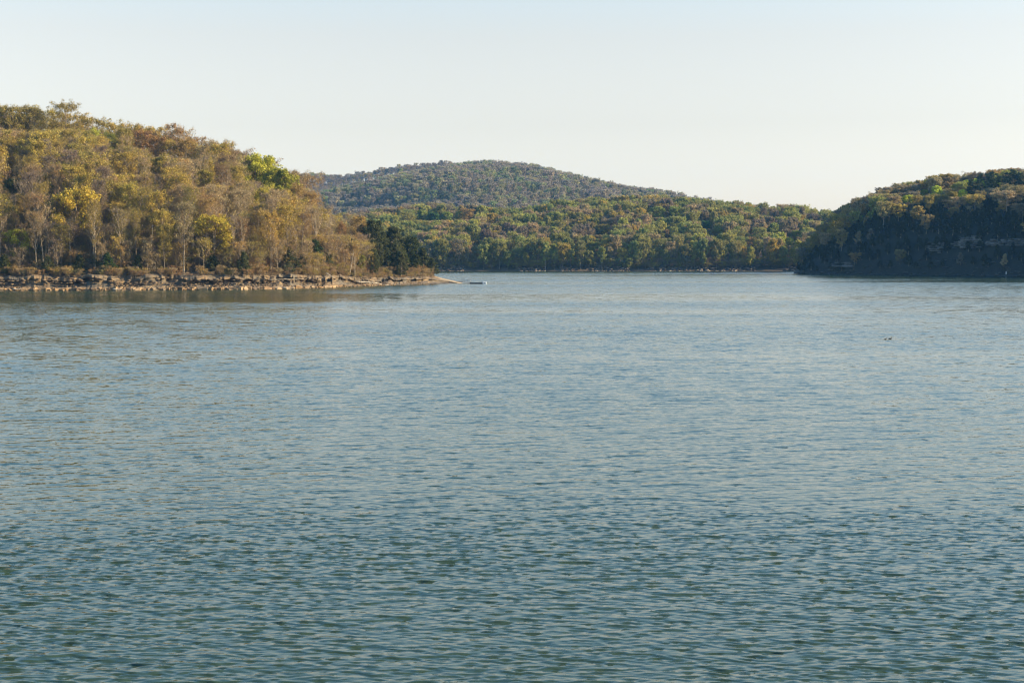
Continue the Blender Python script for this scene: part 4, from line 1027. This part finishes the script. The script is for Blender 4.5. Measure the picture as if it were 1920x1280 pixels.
WA = ['wood_a0', 'wood_a1', 'wood_a2', 'wood_a3', 'wood_b0', 'wood_b1', 'wood_b2', 'wood_b3', 'wood_c0', 'wood_c1']
put('woods', WA, forest('m', mid, 5600, (560, 1700), (.004, 1.35), WA, [1.3] * 4 + [1] * 4 + [.12] * 2,
    [(.27, .29, .075), (.26, .245, .065), (.38, .36, .08), 'ochre', 'tan', (.30, .23, .10), (.24, .19, .11), 'grey'], [.19, .27, .13, .07, .12, .06, .1, .06], (11, 20), 5.4, .7, wj=(.6, .95)))
# scrub along the middle shore
m = 600; px = rg.uniform(640, 1560, m); X, Y, Z = mid.pos(px, rg.uniform(.015, .06, m)); s = rg.uniform(.5, 1.3, m)
t, _ = tints_of(['olive', 'olive', 'tan', 'grey', 'yellow'], m)
scatter('undergrowth', ['brush_0', 'brush_1', 'brush_2'], np.column_stack([X, Y, Z]), rg.uniform(0, 6, m), np.column_stack([s * 1.3, s * 1.3, s]), t, rg.integers(0, 3, m))

FP = ['far_0', 'far_1', 'far_2', 'far_3', 'far_4']
put('woods', FP, forest('d', dome, 11000, (440, 1700), (0.0, 1.15), FP, [1.4, 1.3, 1, .9, .8],
    [(.13, .17, .11), (.25, .31, .14), (.31, .30, .15), (.38, .36, .17), (.36, .31, .22), (.27, .24, .20), (.28, .24, .20), (.26, .23, .21), (.11, .13, .11)], [.07, .10, .13, .06, .16, .22, .14, .08, .04], (13, 19), 7.0, 2), H=17)
put('woods', FP, forest('b', back, 5200, (430, 1150), (.2, 1.1), FP, [1.6, 1.4, 1, .4, .3],
    ['grey', 'brown', 'olive', 'tan', 'green'], [.4, .25, .12, .13, .1], (13, 20), 7.5, 2), H=17)
# right bluff: dark cedars low down, bare and budding trees above
PRW = ['wood_a0', 'wood_a1', 'wood_a2', 'wood_a3', 'wood_b0', 'wood_b1', 'wood_b2', 'wood_b3', 'wood_c0', 'wood_c1']
f = list(forest('r', right, 4600, (1496, 2700), (.02, 1.5), PRW, [.5] * 4 + [1] * 4 + [.4] * 2, ['olive', (.40, .32, .17), (.30, .23, .12), 'bronze', (.23, .19, .13), (.34, .28, .11), (.34, .36, .08)], [.16, .2, .14, .08, .2, .14, .08], (9, 14), 3.6, .8))
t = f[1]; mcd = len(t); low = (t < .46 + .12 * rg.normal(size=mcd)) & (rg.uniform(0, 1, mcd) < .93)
f[7][low] = np.array(COLS['cedar']) * rg.uniform(.12, .42, (low.sum(), 1)); f[8][low] = 8 + rg.integers(0, 2, low.sum()); f[5][low] *= .85  # cedar colour scaled down, shade of the bluff face put into the tint
nearedge = (f[0] < 1560); f[5][nearedge] *= .8
f[5][t < .04] *= .7
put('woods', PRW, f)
# ------------------------------------------------------------------ stones along the shores
def rock_mesh(seed, flat=.6):
    rg_ = np.random.default_rng(seed)
    import bmesh
    bm = bmesh.new(); bmesh.ops.create_cube(bm, size=1.0)
    bmesh.ops.subdivide_edges(bm, edges=bm.edges[:], cuts=1, use_grid_fill=True)
    for v in bm.verts:
        k = 1 - .12 * (v.co.length > .8)
        v.co = Vector(((v.co.x * k) + rg_.normal(0, .07), v.co.y * k + rg_.normal(0, .07), (v.co.z * k + rg_.normal(0, .05)) * flat))
    bmesh.ops.triangulate(bm, faces=[f_ for f_ in bm.faces])
    me = bpy.data.meshes.new('stone'); bm.to_mesh(me); bm.free(); return me
RM = []
for i in range(10):
    me = rock_mesh(i, .35 + .05 * (i % 5)); me.materials.append(M_ROCK); RM.append(me)
rr = random.Random(3)
px = -15.0; k = 0
while px < 742:
    y0 = float(smooth_interp(px, SH_L, 8)); big = 1.0 if px < 640 else .62
    for row in range(rr.choice((1, 2, 2, 3))):
        w = rr.choice((.7, 1.0, 1.4, 1.8, 2.4)) * rr.uniform(.85, 1.15) * big * (1 if row == 0 else .6); d = -.1 + row * rr.uniform(.7, 1.5) + rr.uniform(-.15, .3)
        o = bpy.data.objects.new('stone', RM[rr.randrange(10)]); COL.objects.link(o); o.parent = BANK
        Y = y0 + d; o.location = (wx(px, Y) + rr.uniform(-.2, .2), Y, .12 + .2 * row * big + rr.uniform(-.05, .15))
        o.rotation_euler = (rr.uniform(-.25, .25), rr.uniform(-.3, .3), rr.uniform(-.7, .7)); o.scale = (w, w * rr.uniform(.7, 1.2), w * min(1.0, .5 + .3 * w) * rr.uniform(.8, 1.3))
        k += 1
    px += rr.uniform(.7, 1.2) * 3.3 * (w + .5)
def joined_rocks(name, pts, sizes, mats, parent, seed=1, flat=.45, meshes=None):
    rg_ = np.random.default_rng(seed); base = []
    for me in RM:
        co = np.empty(len(me.vertices) * 3); me.vertices.foreach_get('co', co)
        base.append((co.reshape(-1, 3), np.array([p.vertices[:] for p in me.polygons])))
    V, F, b = [], [], 0
    for p, s in zip(pts, sizes):
        v, f_ = base[rg_.integers(len(base))]; a = rg_.uniform(0, 6.28); c, sn = math.cos(a), math.sin(a)
        v = v * np.array([s * rg_.uniform(.8, 1.5), s, s * flat / .45 * rg_.uniform(.6, 1.2)])
        v = np.column_stack([v[:, 0] * c - v[:, 1] * sn, v[:, 0] * sn + v[:, 1] * c, v[:, 2]]) + p
        V.append(v); F.append(f_ + b); b += len(v)
    o = link(name, mesh_np(name, np.vstack(V), [np.vstack(F)], mats), parent); tag(o, kind='stuff'); return o
# rubble and cobbles on the left beach
m = 1500; pxs = rg.uniform(-20, 800, m); dd = rg.uniform(.2, 6.0, m) * np.where(pxs > 640, 1.2, 1)
Ds = smooth_interp(pxs, SH_L, 8) + dd; zz = np.interp(dd, [b_[0] for b_ in BR], [b_[1] for b_ in BR]) * zbank(pxs)
joined_rocks('rubble', np.column_stack([wx(pxs, Ds), Ds, zz]), rg.uniform(.12, .5, m) * np.where(rg.uniform(0, 1, m) < .1, 1.8, 1), [M_RUBBLE], BANK, 4)
# broken slabs sticking out of the ledge
m = 230; pxs = rg.uniform(-20, 700, m); dd = rg.uniform(4.2, 6.6, m); Ds = smooth_interp(pxs, SH_L, 8) + dd - 1.2
joined_rocks('ledge_slabs', np.column_stack([wx(pxs, Ds), Ds, zbank(pxs) * rg.uniform(.42, .85, m)]), rg.uniform(.4, 1.3, m), [M_RUBBLE], BANK, 9, .25)
# middle shore: pale ledge stones
mo = next(o for o in sc.objects if o.name == 'middle_hill')
m = 1500; pxs = rg.uniform(640, 1560, m); tt = rg.uniform(-.004, .035, m) ** 1.0; X, Y, Z = mid.pos(pxs, tt)
clump = vnoise(pxs / 26, pxs * 0, 5) > .42
joined_rocks('stones', np.column_stack([X, Y, np.maximum(Z, .1) + rg.uniform(0, 1.1, m) * (tt > .005)])[clump], (rg.uniform(.4, 1.7, m))[clump], [M_PALEROCK], mo, 5, .3)
# right bluff: grey ledges at the waterline and a broken limestone face higher up
ro = next(o for o in sc.objects if o.name == 'bluff_hill')
m = 300; pxs = rg.uniform(1496, 2100, m); tt = rg.uniform(-.005, .045, m); X, Y, Z = right.pos(pxs, tt)
joined_rocks('stones', np.column_stack([X, Y, Z + rg.uniform(-.2, .3, m)]), rg.uniform(.5, 1.8, m), [M_GREYROCK], ro, 6, .3)

# broken limestone ledges half way up the bluff
P_ = []
for a_, b__, z0, z1, n_ in ((1738, 1768, 12, 17, 40), (1788, 1836, 14, 20, 90), (1850, 1930, 15, 18, 80), (1560, 1600, 4, 6, 20)):
    for k_ in range(n_):
        p_ = rg.uniform(a_, b__); z_ = z0 + (z1 - z0) * rg.uniform(0, 1); ts_ = np.linspace(0, .6, 80); X, Y, Z = right.pos(np.full(80, p_), ts_); y_ = float(np.interp(z_, Z, Y)) - 1.0
        P_.append((wx(p_, y_), y_, round(z_ / .9) * .9 + rg.uniform(-.1, .1)))
joined_rocks('ledges', np.array(P_), rg.uniform(1.0, 3.2, len(P_)), [M_LEDGE], ro, 12, .28)

# ------------------------------------------------------------------ boat ramp, gangway and floating dock
def at(px, Y, z): return Vector((wx(px, Y), Y, z))
mb = MB()
A, B_ = at(809, 529, 2.35), at(865, 524, -.12)
seg = 7
for i in range(seg):
    p, q = A.lerp(B_, i / seg), A.lerp(B_, (i + 1) / seg - .006)
    c = (p + q) / 2; L = (q - p).length; ang = math.atan2(q.z - p.z, math.hypot(q.x - p.x, q.y - p.y))
    o = MB(); o.box((0, 0, 0), (L, 3.6, .22)); 
    if i == 0: ramp_root = bpy.data.objects.new('boat_ramp', None); COL.objects.link(ramp_root); ramp_root.location = A; tag(ramp_root, 'pale tan concrete ramp sloping into the water from the beach tip', 'boat ramp')
    s_ = o.build('slab', M_CONC, ramp_root); s_.location = c - A; s_.rotation_euler = (0, -ang, math.atan2(B_.y - A.y, B_.x - A.x))
ZD = 513.0
gx0, gx1 = wx(856, 520), wx(882, 514)
g = bpy.data.objects.new('gangway', None); COL.objects.link(g); g.location = (gx0, 519, 0); tag(g, 'thin dark gangway with tubular handrails running from ramp to dock', 'gangway')
L = gx1 - gx0
def gz(u): return .75 - .45 * u
mb = MB()
for s_ in (-.5, .5): mb.tube([(0, s_, gz(0)), (L, s_ - 5, gz(1))], [.06, .06], 5)
mb.build('beam', M_STEEL, g)
for i in range(10):
    u = (i + .5) / 10; mb = MB(); mb.box((L * u, -5 * u, gz(u) + .07), (L / 10 * .94, 1.1, .05), math.atan2(-5, L), 0, math.atan2(.45, L)); mb.build('plank', M_DECK, g)
for s_ in (-.5, .5):
    mb = MB(); hr = [(L * .18, s_ - .9, gz(.18) + .25), (L * .42, s_ - 2.1, gz(.42) + 1.0), (L * 1.0, s_ - 5, gz(1) + 1.15), (L * 1.02, s_ - 5, gz(1))]
    mb.tube(hr, [.04] * 4, 5); mb.tube([(L * .25, s_ - 1.2, gz(.25) + .1), (L * .5, s_ - 2.5, gz(.5) + .55), (L, s_ - 5, gz(1) + .6)], [.03] * 3, 5)
    for u in (.42, .6, .8): mb.tube([(L * u, s_ - 5 * u, gz(u)), (L * u, s_ - 5 * u, gz(u) + 1.05)], [.035, .035], 5)
    mb.build('handrail', M_STEEL, g)
dk = bpy.data.objects.new('floating_dock', None); COL.objects.link(dk); dx0, dx1, dx2 = wx(881, ZD), wx(905, ZD), wx(912.5, ZD)
dk.location = (dx0, ZD, 0); tag(dk, 'low black floating dock with a white box on its outer end', 'floating dock')
W = dx1 - dx0
for i in range(3):
    mb = MB(); mb.box((W * (i + .5) / 3, 0, .17), (W / 3 * .97, 2.3, .5)); mb.build('float', M_DARK, dk, bevel=.04)
for i in range(12):
    mb = MB(); mb.box((W * (i + .5) / 12, 0, .455), (W / 12 * .92, 2.4, .06)); mb.build('plank', M_DARK, dk)
mb = MB(); mb.box(((W + dx2 - dx0) / 2, 0, .33), (dx2 - dx1 - .04, 2.2, .8)); e = mb.build('end_box', M_WHITE, dk, bevel=.06)
mb = MB(); mb.box((.0 + (W + dx2 - dx0) / 2, -1.11, .3), (.3, .05, .25)); mb.build('bumper', M_DARK, e)
for xx, yy in ((W * .05, -1.1), (W * .95, -1.1), (W * .95, 1.1)):
    mb = MB(); mb.tube([(xx, yy, .4), (xx, yy, .75)], [.06, .05], 7); mb.build('cleat_post', M_DARK, dk)

# timber pole with a crooked arm
PY = 474.0; pb = at(665.5, PY, 1.15)
p_ = bpy.data.objects.new('timber_pole', None); COL.objects.link(p_); p_.location = pb; tag(p_, 'thin weathered timber pole with short arm standing on the beach before the evergreens', 'pole')
mb = MB(); mb.tube([(0, 0, -.5), (.03, 0, 3), (-.03, 0, 6), (.1, 0, 8.9)], [.13, .12, .1, .08], 8); mb.build('post', M_POLE, p_, smooth=True)
mb = MB(); mb.tube([(.08, 0, 7.9), (.7, .05, 8.3), (1.35, 0, 8.5)], [.06, .05, .04], 6); mb.build('arm', M_POLE, p_, smooth=True)

# white marker post at the foot of the bluff
x, y, z = right.pos(1884.5, 0.012)
mk = bpy.data.objects.new('marker_post', None); COL.objects.link(mk); mk.location = (float(x), float(y) - .8, 0)
tag(mk, 'small white post at the waterline under the dark bluff', 'marker post')
mb = MB(); mb.tube([(0, 0, -.5), (0, 0, 2.3)], [.22, .2], 8); mb.build('post', M_GREYPOST, mk)
mb = MB(); mb.tube([(0, 0, 2.3), (0, 0, 2.5)], [.26, .1], 8); mb.build('cap', M_GREYPOST, mk)

# driftwood and fallen trunks on the left beach
def log(pxa, ya, za, pxb, yb, zb_, r, label, branches=2, seed=0):
    r_ = random.Random(seed); a, b = at(pxa, ya, za), at(pxb, yb, zb_); mb = MB(); n_ = 6
    pts = [a.lerp(b, i / (n_ - 1)) + Vector((0, r_.uniform(-.1, .1), r_.uniform(-.08, .12))) - a for i in range(n_)]
    mb.tube(pts, [r * (1 - .6 * i / (n_ - 1)) for i in range(n_)], 7)
    for j in range(branches):
        q = pts[1 + j % 4]; mb.tube([q, q + Vector((r_.uniform(-.6, .6), -.3, r_.uniform(.3, .8)))], [r * .4, r * .12], 5)
    o = mb.build('driftwood_log', M_DRIFT, None, smooth=True); o.location = a; tag(o, label, 'driftwood', 'driftwood on the left beach')
log(668, 472, 1.5, 708, 477, 1.1, .22, 'longest pale driftwood log lying right of the timber pole', 3, 1)
log(688, 478, 1.25, 716, 482, .6, .18, 'pale log slanting down to the water right of the long one', 2, 2)
log(676, 482, 2.3, 690, 482, 1.7, .2, 'short bleached log highest on the beach behind the pole', 1, 3)
log(722, 481, .25, 733, 482, .18, .14, 'small white log at the very waterline', 0, 4)
log(640, 467, 1.2, 657, 470, .9, .13, 'thin pale branch lying left of the timber pole', 2, 5)
log(612, 452, 4.6, 628, 452, 2.8, .16, 'bleached fallen trunk slanting down the bank above the caves', 1, 6)
log(503, 430.6, 2.95, 570, 436, 3.0, .09, 'long thin fallen stem lying across the dark caves of the bank', 1, 7)
log(212, 411.6, .35, 228, 411.8, .42, .2, 'pale slab-like log at the waterline of the left shore', 0, 8)
log(24, 409.2, .5, 38, 409.4, .55, .2, 'pale log on the waterline rocks at the far left', 0, 9)
log(530, 432, .45, 552, 433, .4, .17, 'pale log among the orange rocks below the caves', 0, 10)

# leaning dead stems above the bank
def snag(px, d, h, leanx, label, seed):
    r_ = random.Random(seed); x, y, z = (float(v) for v in left_pos(px, d)); mb = MB()
    pts = [Vector((leanx * (i / 6) ** 1.1 + r_.uniform(-.1, .1), 0, h * i / 6 - .4)) for i in range(7)]
    mb.tube(pts, [.16 * (1 - .8 * i / 6) for i in range(7)], 6)
    for j in range(5):
        q = pts[2 + j % 4]; mb.tube([q, q + Vector((r_.uniform(-1.2, 1.2), r_.uniform(-.5, .5), r_.uniform(.5, 1.5)))], [.05, .015], 4)
    o = mb.build('dead_tree', M_DRIFT, None, smooth=True); o.location = (x, y, z); tag(o, label, 'dead tree', 'pale dead stems on the left hill')
snag(532, 12, 7, 3.0, 'pale dead stem leaning right above the caves', 1)
snag(283, 15, 14, .8, 'tall whitish dead stem upright left of the small golden tree', 2)
snag(195, 22, 12, -.6, 'thin pale dead stem between the golden slope tree and the whitish one', 3)
snag(5, 18, 9, 3.5, 'dark leaning dead stem at the left edge above the low yellow-green tree', 4)
snag(655, 11, 9, 1.6, 'slim leaning dead stem just left of the timber pole', 5)

# ------------------------------------------------------------------ two diving birds on the lake
def bird(px, py, s, label, turn):
    Y = CAM_H * FPX / (py - HOR); r_ = bpy.data.objects.new('water_bird', None); COL.objects.link(r_); r_.location = (wx(px, Y), Y, .0); r_.rotation_euler = (0, 0, turn); r_.scale = (s, s, s)
    tag(r_, label, 'water bird', 'two dark water birds swimming on the open lake')
    mb = MB(); mb.tube([(-.30, 0, .10), (-.24, 0, .07), (-.12, 0, .06), (.02, 0, .06), (.14, 0, .07), (.19, 0, .10)], [.012, .05, .09, .10, .07, .02], 10); b_ = mb.build('body', M_DUCK, r_, smooth=True)
    mb = MB(); mb.tube([(.15, 0, .10), (.19, 0, .18), (.195, 0, .26)], [.05, .032, .03], 8); mb.build('neck', M_DUCK, r_, smooth=True)
    mb = MB(); mb.tube([(.15, 0, .285), (.18, 0, .29), (.215, 0, .29), (.245, 0, .28)], [.015, .038, .036, .014], 8); h_ = mb.build('head', M_DUCK, r_, smooth=True)
    mb = MB(); mb.tube([(.24, 0, .28), (.30, 0, .268)], [.013, .003], 6); mb.build('bill', M_BILL, h_)
bird(1662, 636, .72, 'left one of two small dark birds swimming on the open water', .2)
bird(1670.5, 635.5, .82, 'right one of two small dark birds, holding its head higher', -.15)

# ------------------------------------------------------------------ haze over the lake
hz, n, l, b = new_mat('air')
n.remove(b)
pv = n.new('ShaderNodeVolumePrincipled')
pv.inputs['Color'].default_value = (.18, .50, .95, 1); pv.inputs['Density'].default_value = .00006; pv.inputs['Anisotropy'].default_value = 0.0
l.new(pv.outputs[0], n['Material Output'].inputs['Volume'])
hz.cycles.volume_sampling = 'DISTANCE'; hz.cycles.homogeneous_volume = True
hb = MB(); hb.box((0, 1950, 117), (8000, 4100, 246)); ho = hb.build('haze', hz); tag(ho, kind='stuff')
